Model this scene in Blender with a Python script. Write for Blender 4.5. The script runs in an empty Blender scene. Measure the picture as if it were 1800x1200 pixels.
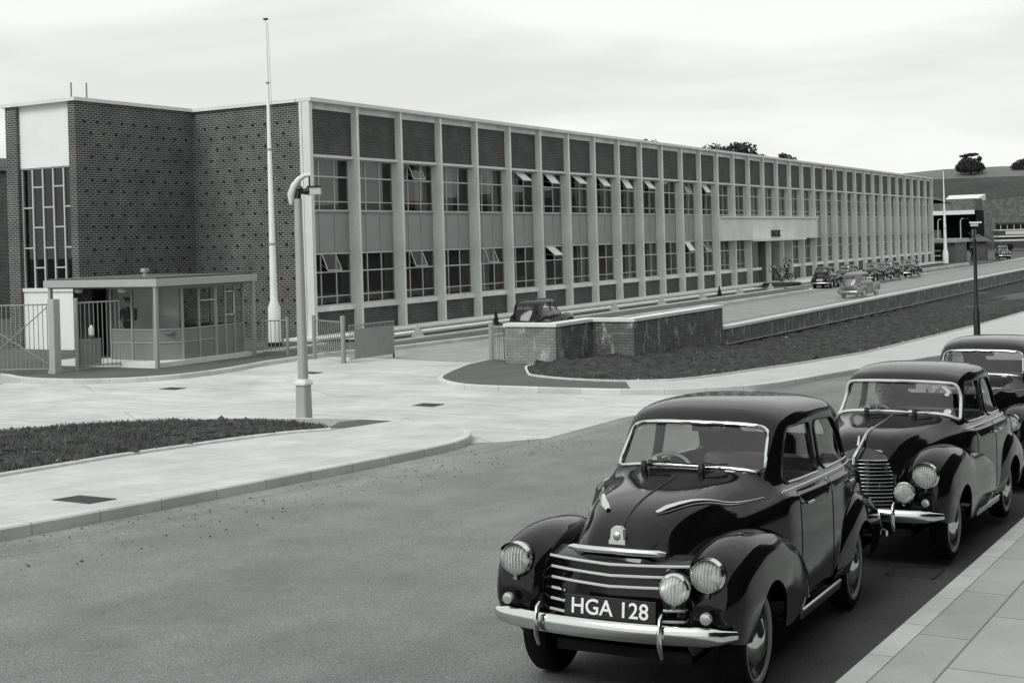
import bpy, bmesh, math, random
from mathutils import Vector, Matrix
from mathutils.bvhtree import BVHTree
random.seed(7)
SC = bpy.context.scene
COL = SC.collection
R = math.radians
PI = math.pi

# ---------------------------------------------------------------- helpers
class MB:
    def __init__(s): s.v=[]; s.f=[]; s.uv=None
    def add(s, vs, fs):
        o=len(s.v); s.v+= [tuple(p) for p in vs]; s.f+= [tuple(i+o for i in f) for f in fs]; return s
    def box(s, x0,x1,y0,y1,z0,z1):
        return s.add([(x0,y0,z0),(x1,y0,z0),(x1,y1,z0),(x0,y1,z0),(x0,y0,z1),(x1,y0,z1),(x1,y1,z1),(x0,y1,z1)],
            [(0,3,2,1),(4,5,6,7),(0,1,5,4),(1,2,6,5),(2,3,7,6),(3,0,4,7)])
    def obox(s, c, ax, ay, az):
        c=Vector(c); ax=Vector(ax); ay=Vector(ay); az=Vector(az)
        P=[c+ax*i+ay*j+az*k for k in (-1,1) for (i,j) in ((-1,-1),(1,-1),(1,1),(-1,1))]
        return s.add(P,[(0,3,2,1),(4,5,6,7),(0,1,5,4),(1,2,6,5),(2,3,7,6),(3,0,4,7)])
    def prism(s, poly, z0, z1):
        n=len(poly)
        a=sum(poly[i][0]*poly[(i+1)%n][1]-poly[(i+1)%n][0]*poly[i][1] for i in range(n))
        if a<0: poly=poly[::-1]
        return s.add([(x,y,z0) for x,y in poly]+[(x,y,z1) for x,y in poly],
            [tuple(range(n))[::-1], tuple(range(n,2*n))]+[(i,(i+1)%n,n+(i+1)%n,n+i) for i in range(n)])
    def tube(s, pts, r, n=8, cap=True, close=False, sx=1.0, up=None):
        pts=[Vector(p) for p in pts]; m=len(pts)
        rr=r if isinstance(r,(list,tuple)) else [r]*m
        vs=[]; pn=None
        for i,p in enumerate(pts):
            if close: t=pts[(i+1)%m]-pts[i-1]
            else: t=pts[min(i+1,m-1)]-pts[max(i-1,0)]
            t.normalize()
            if up is not None: a=Vector(up)
            elif pn is None: a=Vector((0,0,1)) if abs(t.z)<.9 else Vector((1,0,0))
            else: a=pn
            b=t.cross(a); b.normalize(); a=b.cross(t); a.normalize(); pn=a
            for k in range(n):
                w=2*PI*k/n
                vs.append(p+(a*math.cos(w)+b*math.sin(w)*sx)*rr[i])
        fs=[]
        for i in range(m if close else m-1):
            j=(i+1)%m
            for k in range(n):
                l=(k+1)%n
                fs.append((i*n+k,i*n+l,j*n+l,j*n+k))
        if cap and not close:
            fs.append(tuple(range(n))[::-1] if True else None); fs.append(tuple(range((m-1)*n,m*n)))
        return s.add(vs,fs)
    def lathe(s, prof, c=(0,0,0), ax='z', n=24, close=False, cap=True):
        vs=[]; m=len(prof)
        for (r,h) in prof:
            for k in range(n):
                w=2*PI*k/n; a=r*math.cos(w); b=r*math.sin(w)
                p=(a,b,h) if ax=='z' else ((a,h,b) if ax=='y' else (h,a,b))
                vs.append((p[0]+c[0],p[1]+c[1],p[2]+c[2]))
        fs=[]
        for i in range(m if close else m-1):
            j=(i+1)%m
            for k in range(n):
                l=(k+1)%n; fs.append((i*n+k,i*n+l,j*n+l,j*n+k))
        if not close and cap:
            if prof[0][0]>1e-5: fs.append(tuple(range(n)))
            if prof[-1][0]>1e-5: fs.append(tuple(range((m-1)*n,m*n))[::-1])
        return s.add(vs,fs)
    def mesh(s, name):
        me=bpy.data.meshes.new(name); me.from_pydata(s.v,[],s.f); me.update()
        bm=bmesh.new(); bm.from_mesh(me)
        bmesh.ops.remove_doubles(bm, verts=bm.verts, dist=1e-5)
        bmesh.ops.recalc_face_normals(bm, faces=bm.faces)
        bm.to_mesh(me); bm.free(); return me

def smooth(me, ang=35):
    for p in me.polygons: p.use_smooth=True
    try: me.set_sharp_from_angle(angle=R(ang))
    except Exception: pass

def fontmesh(name,fc,mt,par,loc,rot,scale=(1,1,1)):
    fo=bpy.data.objects.new('tmp',fc); COL.objects.link(fo); bpy.context.view_layer.update()
    me=bpy.data.meshes.new_from_object(fo.evaluated_get(bpy.context.evaluated_depsgraph_get())); bpy.data.objects.remove(fo)
    me.materials.clear(); o=link(name,me,mt,par,loc,rot); o.scale=scale; return o
def joined(name,items,par):
    me=bpy.data.meshes.new(name); vs=[];fs=[];mi=[]
    for k,(mb,mt) in enumerate(items):
        o=len(vs); vs+=mb.v; fs+=[tuple(i+o for i in f) for f in mb.f]; mi+=[k]*len(mb.f); me.materials.append(mt)
    me.from_pydata(vs,[],fs)
    for p,k in zip(me.polygons,mi): p.material_index=k
    return link(name,me,None,par)
def tag(o, label=None, cat=None, group=None, kind=None):
    if label: o['label']=label
    if cat: o['category']=cat
    if group: o['group']=group
    if kind: o['kind']=kind
    return o
def empty(name, loc=(0,0,0), rz=0, label=None, cat=None, group=None, kind=None):
    o=bpy.data.objects.new(name,None); COL.objects.link(o); o.empty_display_size=.2
    o.location=loc; o.rotation_euler=(0,0,rz)
    return tag(o,label,cat,group,kind)
def link(name, me, mat=None, parent=None, loc=None, rot=None):
    o=bpy.data.objects.new(name,me); COL.objects.link(o)
    if mat is not None and not me.materials: me.materials.append(mat)
    if parent is not None: o.parent=parent
    if loc is not None: o.location=loc
    if rot is not None: o.rotation_euler=rot
    return o
def obj(name, mb, mat, parent=None, sm=None, loc=None, rot=None, bevel=0):
    me=mb.mesh(name)
    if bevel:
        bm=bmesh.new(); bm.from_mesh(me)
        bmesh.ops.bevel(bm, geom=[e for e in bm.edges if e.is_manifold and e.calc_face_angle(0)>.5], offset=bevel, segments=2, affect='EDGES', profile=.6)
        bm.to_mesh(me); bm.free()
    if sm: smooth(me,sm)
    return link(name, me, mat, parent, loc, rot)
KIDS={}
def kids(o): return [c for c in bpy.data.objects if c.parent==o]
def copy_tree(o, parent=None, skip=()):
    c=o.copy(); COL.objects.link(c); c.parent=parent
    for ch in kids(o):
        if ch.name.split('.')[0] in skip: continue
        copy_tree(ch,c,skip)
    return c

# ---------------------------------------------------------------- materials
TINT=(0.965,1.0,0.975)
def gcol(g): return (g*TINT[0],g*TINT[1],g*TINT[2],1)
def newmat(name):
    m=bpy.data.materials.new(name); m.use_nodes=True
    nt=m.node_tree; b=nt.nodes['Principled BSDF']; return m,nt,b
def N(nt,t,**k):
    n=nt.nodes.new(t)
    for a,v in k.items():
        if a in n.inputs: n.inputs[a].default_value=v
        else: setattr(n,a,v)
    return n
def mat(name, g, rough=.7, var=.0, scale=4, bump=0, bscale=60, metal=0, spec=.5, coat=0, fine=0, fscale=90, detail=5, stretch=None):
    m,nt,b=newmat(name); L=nt.links
    b.inputs['Roughness'].default_value=rough; b.inputs['Metallic'].default_value=metal
    b.inputs['Specular IOR Level'].default_value=spec if rough<.8 else min(spec,.12)
    b.inputs['Coat Weight'].default_value=coat; b.inputs['Coat Roughness'].default_value=.03
    b.inputs['Base Color'].default_value=gcol(g)
    if var or bump or fine:
        tc=N(nt,'ShaderNodeTexCoord'); src=tc.outputs['Object']
        if stretch:
            mp=N(nt,'ShaderNodeMapping'); mp.inputs['Scale'].default_value=stretch; L.new(src,mp.inputs[0]); src=mp.outputs[0]
        if var or fine:
            n1=N(nt,'ShaderNodeTexNoise'); n1.inputs['Scale'].default_value=scale; n1.inputs['Detail'].default_value=detail; L.new(src,n1.inputs['Vector'])
            n2=N(nt,'ShaderNodeTexNoise'); n2.inputs['Scale'].default_value=fscale; n2.inputs['Detail'].default_value=3; L.new(src,n2.inputs['Vector'])
            a=N(nt,'ShaderNodeMapRange'); a.inputs[1].default_value=.3; a.inputs[2].default_value=.7; a.inputs[3].default_value=1-var; a.inputs[4].default_value=1+var; L.new(n1.outputs[0],a.inputs[0])
            c=N(nt,'ShaderNodeMapRange'); c.inputs[1].default_value=.3; c.inputs[2].default_value=.7; c.inputs[3].default_value=1-fine; c.inputs[4].default_value=1+fine; L.new(n2.outputs[0],c.inputs[0])
            mu=N(nt,'ShaderNodeMath',operation='MULTIPLY'); L.new(a.outputs[0],mu.inputs[0]); L.new(c.outputs[0],mu.inputs[1])
            mx=N(nt,'ShaderNodeVectorMath',operation='SCALE'); mx.inputs[0].default_value=gcol(g)[:3]; L.new(mu.outputs[0],mx.inputs['Scale'])
            L.new(mx.outputs[0],b.inputs['Base Color'])
        if bump:
            n3=N(nt,'ShaderNodeTexNoise'); n3.inputs['Scale'].default_value=bscale; n3.inputs['Detail'].default_value=6; L.new(src,n3.inputs['Vector'])
            bp=N(nt,'ShaderNodeBump'); bp.inputs['Strength'].default_value=bump; bp.inputs['Distance'].default_value=.02; L.new(n3.outputs[0],bp.inputs['Height']); L.new(bp.outputs[0],b.inputs['Normal'])
    return m
def brickmat(name, g1, g2, mortar, bw=.225, bh=.075, ms=.012, rough=.85, stain=0, bumpy=.4, light=0):
    m,nt,b=newmat(name); L=nt.links
    tc=N(nt,'ShaderNodeTexCoord'); sp=N(nt,'ShaderNodeSeparateXYZ'); L.new(tc.outputs['Object'],sp.inputs[0])
    ad=N(nt,'ShaderNodeMath',operation='ADD'); L.new(sp.outputs[0],ad.inputs[0]); L.new(sp.outputs[1],ad.inputs[1])
    cb=N(nt,'ShaderNodeCombineXYZ'); L.new(ad.outputs[0],cb.inputs[0]); L.new(sp.outputs[2],cb.inputs[1])
    br=N(nt,'ShaderNodeTexBrick'); L.new(cb.outputs[0],br.inputs['Vector'])
    br.inputs['Scale'].default_value=1; br.inputs['Brick Width'].default_value=bw; br.inputs['Row Height'].default_value=bh
    br.inputs['Mortar Size'].default_value=ms; br.inputs['Mortar Smooth'].default_value=.1; br.inputs['Bias'].default_value=-.2
    br.inputs['Color1'].default_value=gcol(g1); br.inputs['Color2'].default_value=gcol(g2); br.inputs['Mortar'].default_value=gcol(mortar)
    n1=N(nt,'ShaderNodeTexNoise'); n1.inputs['Scale'].default_value=1.3; n1.inputs['Detail'].default_value=5; L.new(tc.outputs['Object'],n1.inputs['Vector'])
    mr=N(nt,'ShaderNodeMapRange'); mr.inputs[1].default_value=.3; mr.inputs[2].default_value=.7; mr.inputs[3].default_value=.8; mr.inputs[4].default_value=1.25; L.new(n1.outputs[0],mr.inputs[0])
    sc=N(nt,'ShaderNodeVectorMath',operation='SCALE'); L.new(br.outputs['Color'],sc.inputs[0]); L.new(mr.outputs[0],sc.inputs['Scale'])
    out=sc.outputs[0]
    if stain:   # pale lime streaks running down the brickwork
        cs=N(nt,'ShaderNodeCombineXYZ'); ml=N(nt,'ShaderNodeMath',operation='MULTIPLY'); ml.inputs[1].default_value=.35; L.new(sp.outputs[2],ml.inputs[0])
        L.new(ad.outputs[0],cs.inputs[0]); L.new(ml.outputs[0],cs.inputs[1])
        n2=N(nt,'ShaderNodeTexNoise'); n2.inputs['Scale'].default_value=3.6; n2.inputs['Detail'].default_value=3; L.new(cs.outputs[0],n2.inputs['Vector'])
        n4=N(nt,'ShaderNodeTexNoise'); n4.inputs['Scale'].default_value=14; n4.inputs['Detail'].default_value=4; L.new(tc.outputs['Object'],n4.inputs['Vector'])
        r2=N(nt,'ShaderNodeMapRange'); r2.inputs[1].default_value=.56; r2.inputs[2].default_value=.66; L.new(n2.outputs[0],r2.inputs[0])
        r4=N(nt,'ShaderNodeMapRange'); r4.inputs[1].default_value=.35; r4.inputs[2].default_value=.6; L.new(n4.outputs[0],r4.inputs[0])
        mm=N(nt,'ShaderNodeMath',operation='MULTIPLY'); L.new(r2.outputs[0],mm.inputs[0]); L.new(r4.outputs[0],mm.inputs[1])
        m2=N(nt,'ShaderNodeMath',operation='MULTIPLY'); m2.inputs[1].default_value=stain; L.new(mm.outputs[0],m2.inputs[0])
        mx=N(nt,'ShaderNodeMixRGB'); mx.inputs[2].default_value=gcol(.5); L.new(m2.outputs[0],mx.inputs[0]); L.new(out,mx.inputs[1]); out=mx.outputs[0]
    L.new(out,b.inputs['Base Color']); b.inputs['Roughness'].default_value=rough
    bp=N(nt,'ShaderNodeBump'); bp.inputs['Strength'].default_value=bumpy; bp.inputs['Distance'].default_value=.008; bp.invert=True
    L.new(br.outputs['Fac'],bp.inputs['Height']); L.new(bp.outputs[0],b.inputs['Normal'])
    return m
def flagmat(name, g, w=.9, h=.6, var=.08, mort=.45, ms=.008, uv=False, rough=.85, fine=.08, rot=0):
    m,nt,b=newmat(name); L=nt.links
    tc=N(nt,'ShaderNodeTexCoord'); src=tc.outputs['UV' if uv else 'Object']
    if rot:
        mp=N(nt,'ShaderNodeMapping'); mp.inputs['Rotation'].default_value=(0,0,rot); L.new(src,mp.inputs[0]); src=mp.outputs[0]
    br=N(nt,'ShaderNodeTexBrick'); L.new(src,br.inputs['Vector'])
    br.inputs['Scale'].default_value=1; br.inputs['Brick Width'].default_value=w; br.inputs['Row Height'].default_value=h
    br.inputs['Mortar Size'].default_value=ms; br.inputs['Mortar Smooth'].default_value=.3
    br.inputs['Color1'].default_value=gcol(g*(1-var)); br.inputs['Color2'].default_value=gcol(g*(1+var)); br.inputs['Mortar'].default_value=gcol(g*mort)
    n1=N(nt,'ShaderNodeTexNoise'); n1.inputs['Scale'].default_value=1.1; n1.inputs['Detail'].default_value=8; n1.inputs['Roughness'].default_value=.65; L.new(tc.outputs['Object'],n1.inputs['Vector'])
    n2=N(nt,'ShaderNodeTexNoise'); n2.inputs['Scale'].default_value=70; n2.inputs['Detail'].default_value=3; L.new(tc.outputs['Object'],n2.inputs['Vector'])
    a=N(nt,'ShaderNodeMapRange'); a.inputs[1].default_value=.3; a.inputs[2].default_value=.7; a.inputs[3].default_value=.80; a.inputs[4].default_value=1.1; L.new(n1.outputs[0],a.inputs[0])
    c=N(nt,'ShaderNodeMapRange'); c.inputs[1].default_value=.3; c.inputs[2].default_value=.7; c.inputs[3].default_value=1-fine; c.inputs[4].default_value=1+fine; L.new(n2.outputs[0],c.inputs[0])
    mu=N(nt,'ShaderNodeMath',operation='MULTIPLY'); L.new(a.outputs[0],mu.inputs[0]); L.new(c.outputs[0],mu.inputs[1])
    sc=N(nt,'ShaderNodeVectorMath',operation='SCALE'); L.new(br.outputs['Color'],sc.inputs[0]); L.new(mu.outputs[0],sc.inputs['Scale'])
    L.new(sc.outputs[0],b.inputs['Base Color']); b.inputs['Roughness'].default_value=rough
    bp=N(nt,'ShaderNodeBump'); bp.inputs['Strength'].default_value=.25; bp.inputs['Distance'].default_value=.01; L.new(n2.outputs[0],bp.inputs['Height']); L.new(bp.outputs[0],b.inputs['Normal'])
    return m
def glassmat(name, ior=1.5, tint=.85, rough=0.0):
    m=bpy.data.materials.new(name); m.use_nodes=True; nt=m.node_tree; nt.nodes.clear(); L=nt.links
    o=N(nt,'ShaderNodeOutputMaterial'); mx=N(nt,'ShaderNodeMixShader'); F0=((ior-1)/(ior+1))**2
    ge=N(nt,'ShaderNodeNewGeometry'); dt=N(nt,'ShaderNodeVectorMath',operation='DOT_PRODUCT'); L.new(ge.outputs['Normal'],dt.inputs[0]); L.new(ge.outputs['Incoming'],dt.inputs[1])
    ab=N(nt,'ShaderNodeMath',operation='ABSOLUTE'); L.new(dt.outputs['Value'],ab.inputs[0])
    iv=N(nt,'ShaderNodeMath',operation='SUBTRACT'); iv.inputs[0].default_value=1; L.new(ab.outputs[0],iv.inputs[1])
    pw=N(nt,'ShaderNodeMath',operation='POWER'); pw.inputs[1].default_value=5; L.new(iv.outputs[0],pw.inputs[0])
    f=N(nt,'ShaderNodeMath',operation='MULTIPLY_ADD'); f.inputs[1].default_value=1-F0; f.inputs[2].default_value=F0; L.new(pw.outputs[0],f.inputs[0])
    t=N(nt,'ShaderNodeBsdfTransparent'); t.inputs[0].default_value=(tint*.995,tint,tint*.995,1)
    g=N(nt,'ShaderNodeBsdfGlossy'); g.inputs['Color'].default_value=(.95,.95,.95,1); g.inputs['Roughness'].default_value=rough
    L.new(f.outputs[0],mx.inputs[0]); L.new(t.outputs[0],mx.inputs[1]); L.new(g.outputs[0],mx.inputs[2]); L.new(mx.outputs[0],o.inputs[0])
    return m

M={}
M['brick']=brickmat('brick_dark',.018,.044,.30,ms=.010)
M['brick2']=brickmat('brick_facade',.030,.058,.15,ms=.009)
M['brickwall']=brickmat('brick_boundary',.10,.17,.055,bw=.225,bh=.078,ms=.007,stain=.8,bumpy=.6)
M['brickpale']=brickmat('brick_pale_pier',.20,.27,.12,bw=.225,bh=.078,ms=.006,stain=.9,bumpy=.5)
M['stud']=mat('brick_stud',.026,.85)
M['conc']=mat('concrete_mullion',.70,.8,var=.17,scale=1.4,fine=.10,fscale=35,bump=.15,bscale=40,stretch=(1,1,.35))
M['conc_lt']=mat('concrete_light',.66,.75,var=.07,scale=1.2,fine=.05,fscale=30)
M['white']=mat('white_render',.74,.7,var=.03,scale=1.5,fine=.02)
M['white2']=mat('painted_cladding',.66,.6,var=.05,scale=1.5,fine=.03)
M['fascia']=mat('stone_fascia',.64,.75,var=.09,scale=.9,fine=.08,fscale=9,stretch=(1,1,.4))
M['spandrel']=mat('spandrel_panel',.28,.6,var=.05,scale=2,fine=.06)
M['frame']=mat('window_metal',.50,.5); M['vent']=mat('obscured_vent_glass',.75,.3)  # vent white is obscured glass with its sky reflection painted in
M['dark']=mat('dark_void',.012,.9)
M['inter']=mat('room_interior',.03,.9,var=.5,scale=1.5)
M['curtain_reflection']=mat('curtain_reflection',.30,.9,var=.1,scale=3)
M['kioskglass']=glassmat('kiosk_glass',1.35,.93)
M['glass']=glassmat('window_glass',1.52,.75)
M['carglass']=glassmat('car_glass',1.8,.92)
M['paint']=mat('black_car_paint',.004,.08,spec=.38)
M['rubber']=mat('tyre_rubber',.010,.8,fine=.1,spec=.1)
M['black']=mat('black_trim',.012,.5)
M['chrome']=mat('chrome',.72,.13,metal=1,var=.05,scale=9)
M['chromed']=mat('chrome_dull',.6,.28,metal=1)
M['wheelrim']=mat('wheel_rim_paint',.30,.35); M['disc']=mat('wheel_disc_paint',.03,.25)
M['seat']=mat('car_leather',.17,.6)
M['skin']=mat('skin',.38,.6)
M['uniform']=mat('uniform_cloth',.010,.9)
M['hair']=mat('hair',.10,.8)
M['asphalt_lt']=mat('worn_footway',.30,.9,var=.08,scale=1.0,fine=.1,fscale=70,bump=.2,bscale=100)
M['asphalt']=mat('asphalt_footway',.115,.9,var=.10,scale=1.0,fine=.14,fscale=70,bump=.3,bscale=120)
M['road']=None
M['flags']=flagmat('paving_flags',.53,.9,.6,var=.05,mort=.62,ms=.006)
M['flags_r']=flagmat('paving_flags_kerbside',.37,1.5,.9,var=.08,mort=.45,ms=.009)
M['path_lt']=mat('pale_footway',.46,.85,var=.07,scale=1.2,fine=.06)
M['kerb']=flagmat('kerb_stone',.55,.915,9,var=.10,mort=.55,ms=.008,uv=True)
M['kerb_r']=flagmat('kerb_stone_right',.46,.915,9,var=.06,mort=.5,ms=.008,uv=True)
M['edging']=mat('pin_kerb',.60,.8,var=.12,scale=6,fine=.08)
M['drive']=flagmat('concrete_drive',.30,4.6,3.2,var=.03,mort=.55,ms=.022)
M['soil']=mat('verge_soil',.048,.95,var=.45,scale=5,fine=.4,fscale=30,bump=.9,bscale=25)
M['grass']=mat('grass_blades',.11,.8,var=.4,scale=2)
M['lawn']=mat('lawn_dark',.05,.9,var=.2,scale=3,fine=.3,bump=.4)
M['base']=mat('base_ground',.09,.95,var=.2,scale=.3,fine=.2)
M['postconc']=mat('concrete_post',.36,.75,var=.05,scale=3,fine=.14,fscale=60,bump=.2,bscale=80)
M['polewhite']=mat('white_pole_paint',.80,.5,var=.03,scale=3)
M['postblack']=mat('black_post_paint',.015,.35)
M['galv']=mat('galvanised_rail',.26,.5)
M['raildark']=mat('dark_rail',.06,.5)
M['panelgrey']=mat('grey_panel',.25,.7,var=.05,fine=.08)
M['kiosk']=mat('kiosk_panel',.19,.6,var=.06,scale=2,fine=.05)
M['kioskframe']=mat('kiosk_frame',.30,.5)
M['canopy']=mat('canopy_fascia',.36,.6,var=.05,fine=.05)
M['tile']=mat('dark_roof_tile',.07,.8,var=.2)
M['render']=mat('dark_render',.10,.9,var=.1,fine=.1)
M['leaf']=mat('foliage',.045,.8,var=.4,scale=1.5)
M['leaf2']=mat('foliage_far',.06,.9,var=.35,scale=.6)
M['bark']=mat('bark',.06,.9)
M['field']=mat('hill_field',.15,.95,var=.12,scale=.05,fine=.12,fscale=.6)
M['field2']=mat('hill_dark_field',.055,.95,var=.2,scale=.08,fine=.2,fscale=.9)
M['rough']=mat('far_brick',.13,.9,var=.35,scale=1.6,fine=.25,fscale=5)
M['iron']=mat('iron_grating',.05,.6)
M['lensglass']=mat('lamp_glass',.80,.25,spec=.8)
def flutes(m):
    nt=m.node_tree; b=nt.nodes['Principled BSDF']; L=nt.links
    tc=N(nt,'ShaderNodeTexCoord'); wv=N(nt,'ShaderNodeTexWave'); wv.bands_direction='Y'; wv.inputs['Scale'].default_value=16; wv.inputs['Distortion'].default_value=.6; L.new(tc.outputs['Object'],wv.inputs['Vector'])
    n=N(nt,'ShaderNodeTexNoise'); n.inputs['Scale'].default_value=14; L.new(tc.outputs['Object'],n.inputs['Vector'])
    mu=N(nt,'ShaderNodeMath',operation='MULTIPLY'); L.new(wv.outputs['Fac'],mu.inputs[0]); L.new(n.outputs[0],mu.inputs[1])
    mr=N(nt,'ShaderNodeMapRange'); mr.inputs[3].default_value=.10; mr.inputs[4].default_value=.75; L.new(mu.outputs[0],mr.inputs[0]); L.new(mr.outputs[0],b.inputs['Alpha'])
    bp=N(nt,'ShaderNodeBump'); bp.inputs['Strength'].default_value=.5; bp.inputs['Distance'].default_value=.004; L.new(wv.outputs['Fac'],bp.inputs['Height']); L.new(bp.outputs[0],b.inputs['Normal'])
flutes(M['lensglass'])
M['reflector']=mat('lamp_reflector',.85,.22,metal=1,var=.08,scale=30)
M['lens']=mat('lamp_lens',.55,.18,metal=.6,var=.18,scale=22,spec=.8,coat=1)
M['plate']=mat('plate_black',.012,.4)
M['letters']=mat('plate_letters',.85,.4)
M['pale']=mat('pale_paint',.55,.4)
M['bus_dark']=mat('bus_dark_paint',.04,.4)
M['bus_light']=mat('bus_light_paint',.5,.4)

def roadmat():
    m,nt,b=newmat('asphalt_road'); L=nt.links
    tc=N(nt,'ShaderNodeTexCoord')
    n0=N(nt,'ShaderNodeTexNoise'); n0.inputs['Scale'].default_value=.35; n0.inputs['Detail'].default_value=4; L.new(tc.outputs['Object'],n0.inputs['Vector'])
    n1=N(nt,'ShaderNodeTexNoise'); n1.inputs['Scale'].default_value=85; n1.inputs['Detail'].default_value=4; L.new(tc.outputs['Object'],n1.inputs['Vector'])
    mp=N(nt,'ShaderNodeMapping'); mp.inputs['Scale'].default_value=(.25,2.2,1); L.new(tc.outputs['Object'],mp.inputs[0])
    n2=N(nt,'ShaderNodeTexNoise'); n2.inputs['Scale'].default_value=1; n2.inputs['Detail'].default_value=4; L.new(mp.outputs[0],n2.inputs['Vector'])
    # pale grit that has gathered along the left-hand gutter
    sp=N(nt,'ShaderNodeSeparateXYZ'); L.new(tc.outputs['Object'],sp.inputs[0])
    g=N(nt,'ShaderNodeMapRange'); g.inputs[1].default_value=-19.1; g.inputs[2].default_value=-18.2; L.new(sp.outputs[1],g.inputs[0])
    v=N(nt,'ShaderNodeTexVoronoi'); v.inputs['Scale'].default_value=26; L.new(tc.outputs['Object'],v.inputs['Vector'])
    vr=N(nt,'ShaderNodeMapRange'); vr.inputs[1].default_value=.0; vr.inputs[2].default_value=.5; vr.inputs[3].default_value=1.15; vr.inputs[4].default_value=.75; L.new(v.outputs['Distance'],vr.inputs[0])
    def rng(src,lo,hi):
        a=N(nt,'ShaderNodeMapRange'); a.inputs[1].default_value=.3; a.inputs[2].default_value=.7; a.inputs[3].default_value=lo; a.inputs[4].default_value=hi; L.new(src,a.inputs[0]); return a.outputs[0]
    def mul(a,b_):
        x=N(nt,'ShaderNodeMath',operation='MULTIPLY'); L.new(a,x.inputs[0]); L.new(b_,x.inputs[1]); return x.outputs[0]
    k=mul(mul(rng(n0.outputs[0],.9,1.1),rng(n1.outputs[0],.50,1.55)),rng(n2.outputs[0],.93,1.08))
    k2=mul(mul(k,vr.outputs[0]),rng(n2.outputs[0],.8,1.15))
    s1=N(nt,'ShaderNodeVectorMath',operation='SCALE'); s1.inputs[0].default_value=gcol(.20)[:3]; L.new(k,s1.inputs['Scale'])
    s2=N(nt,'ShaderNodeVectorMath',operation='SCALE'); s2.inputs[0].default_value=gcol(.32)[:3]; L.new(k2,s2.inputs['Scale'])
    n5=N(nt,'ShaderNodeTexNoise'); n5.inputs['Scale'].default_value=2.5; n5.inputs['Detail'].default_value=6; L.new(tc.outputs['Object'],n5.inputs['Vector'])
    gg=mul(g.outputs[0],rng(n5.outputs[0],.3,1.2))
    cl=N(nt,'ShaderNodeMath',operation='MINIMUM'); cl.inputs[1].default_value=1; L.new(gg,cl.inputs[0])
    mx=N(nt,'ShaderNodeMixRGB'); L.new(cl.outputs[0],mx.inputs[0]); L.new(s1.outputs[0],mx.inputs[1]); L.new(s2.outputs[0],mx.inputs[2])
    dk=N(nt,'ShaderNodeMapRange'); dk.interpolation_type='SMOOTHSTEP'; dk.inputs[1].default_value=-24.2; dk.inputs[2].default_value=-25.4;  # dark kerbside band: shade around the parked cars painted into the road colour
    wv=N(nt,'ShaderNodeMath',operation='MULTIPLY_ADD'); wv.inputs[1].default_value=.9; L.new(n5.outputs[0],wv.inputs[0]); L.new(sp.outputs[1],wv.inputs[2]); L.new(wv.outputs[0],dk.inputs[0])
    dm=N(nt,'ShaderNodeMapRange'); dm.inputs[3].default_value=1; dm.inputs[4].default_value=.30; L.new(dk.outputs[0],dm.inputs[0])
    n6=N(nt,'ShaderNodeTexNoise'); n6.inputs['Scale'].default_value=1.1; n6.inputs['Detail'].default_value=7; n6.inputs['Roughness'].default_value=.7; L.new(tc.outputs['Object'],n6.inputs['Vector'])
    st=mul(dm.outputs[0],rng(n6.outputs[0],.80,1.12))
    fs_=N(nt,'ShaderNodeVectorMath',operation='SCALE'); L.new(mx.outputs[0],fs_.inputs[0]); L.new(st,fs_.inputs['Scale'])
    L.new(fs_.outputs[0],b.inputs['Base Color']); b.inputs['Roughness'].default_value=.8; b.inputs['Specular IOR Level'].default_value=.15
    bp=N(nt,'ShaderNodeBump'); bp.inputs['Strength'].default_value=.45; bp.inputs['Distance'].default_value=.01; L.new(n1.outputs[0],bp.inputs['Height']); L.new(bp.outputs[0],b.inputs['Normal'])
    return m
M['road']=roadmat()
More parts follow.
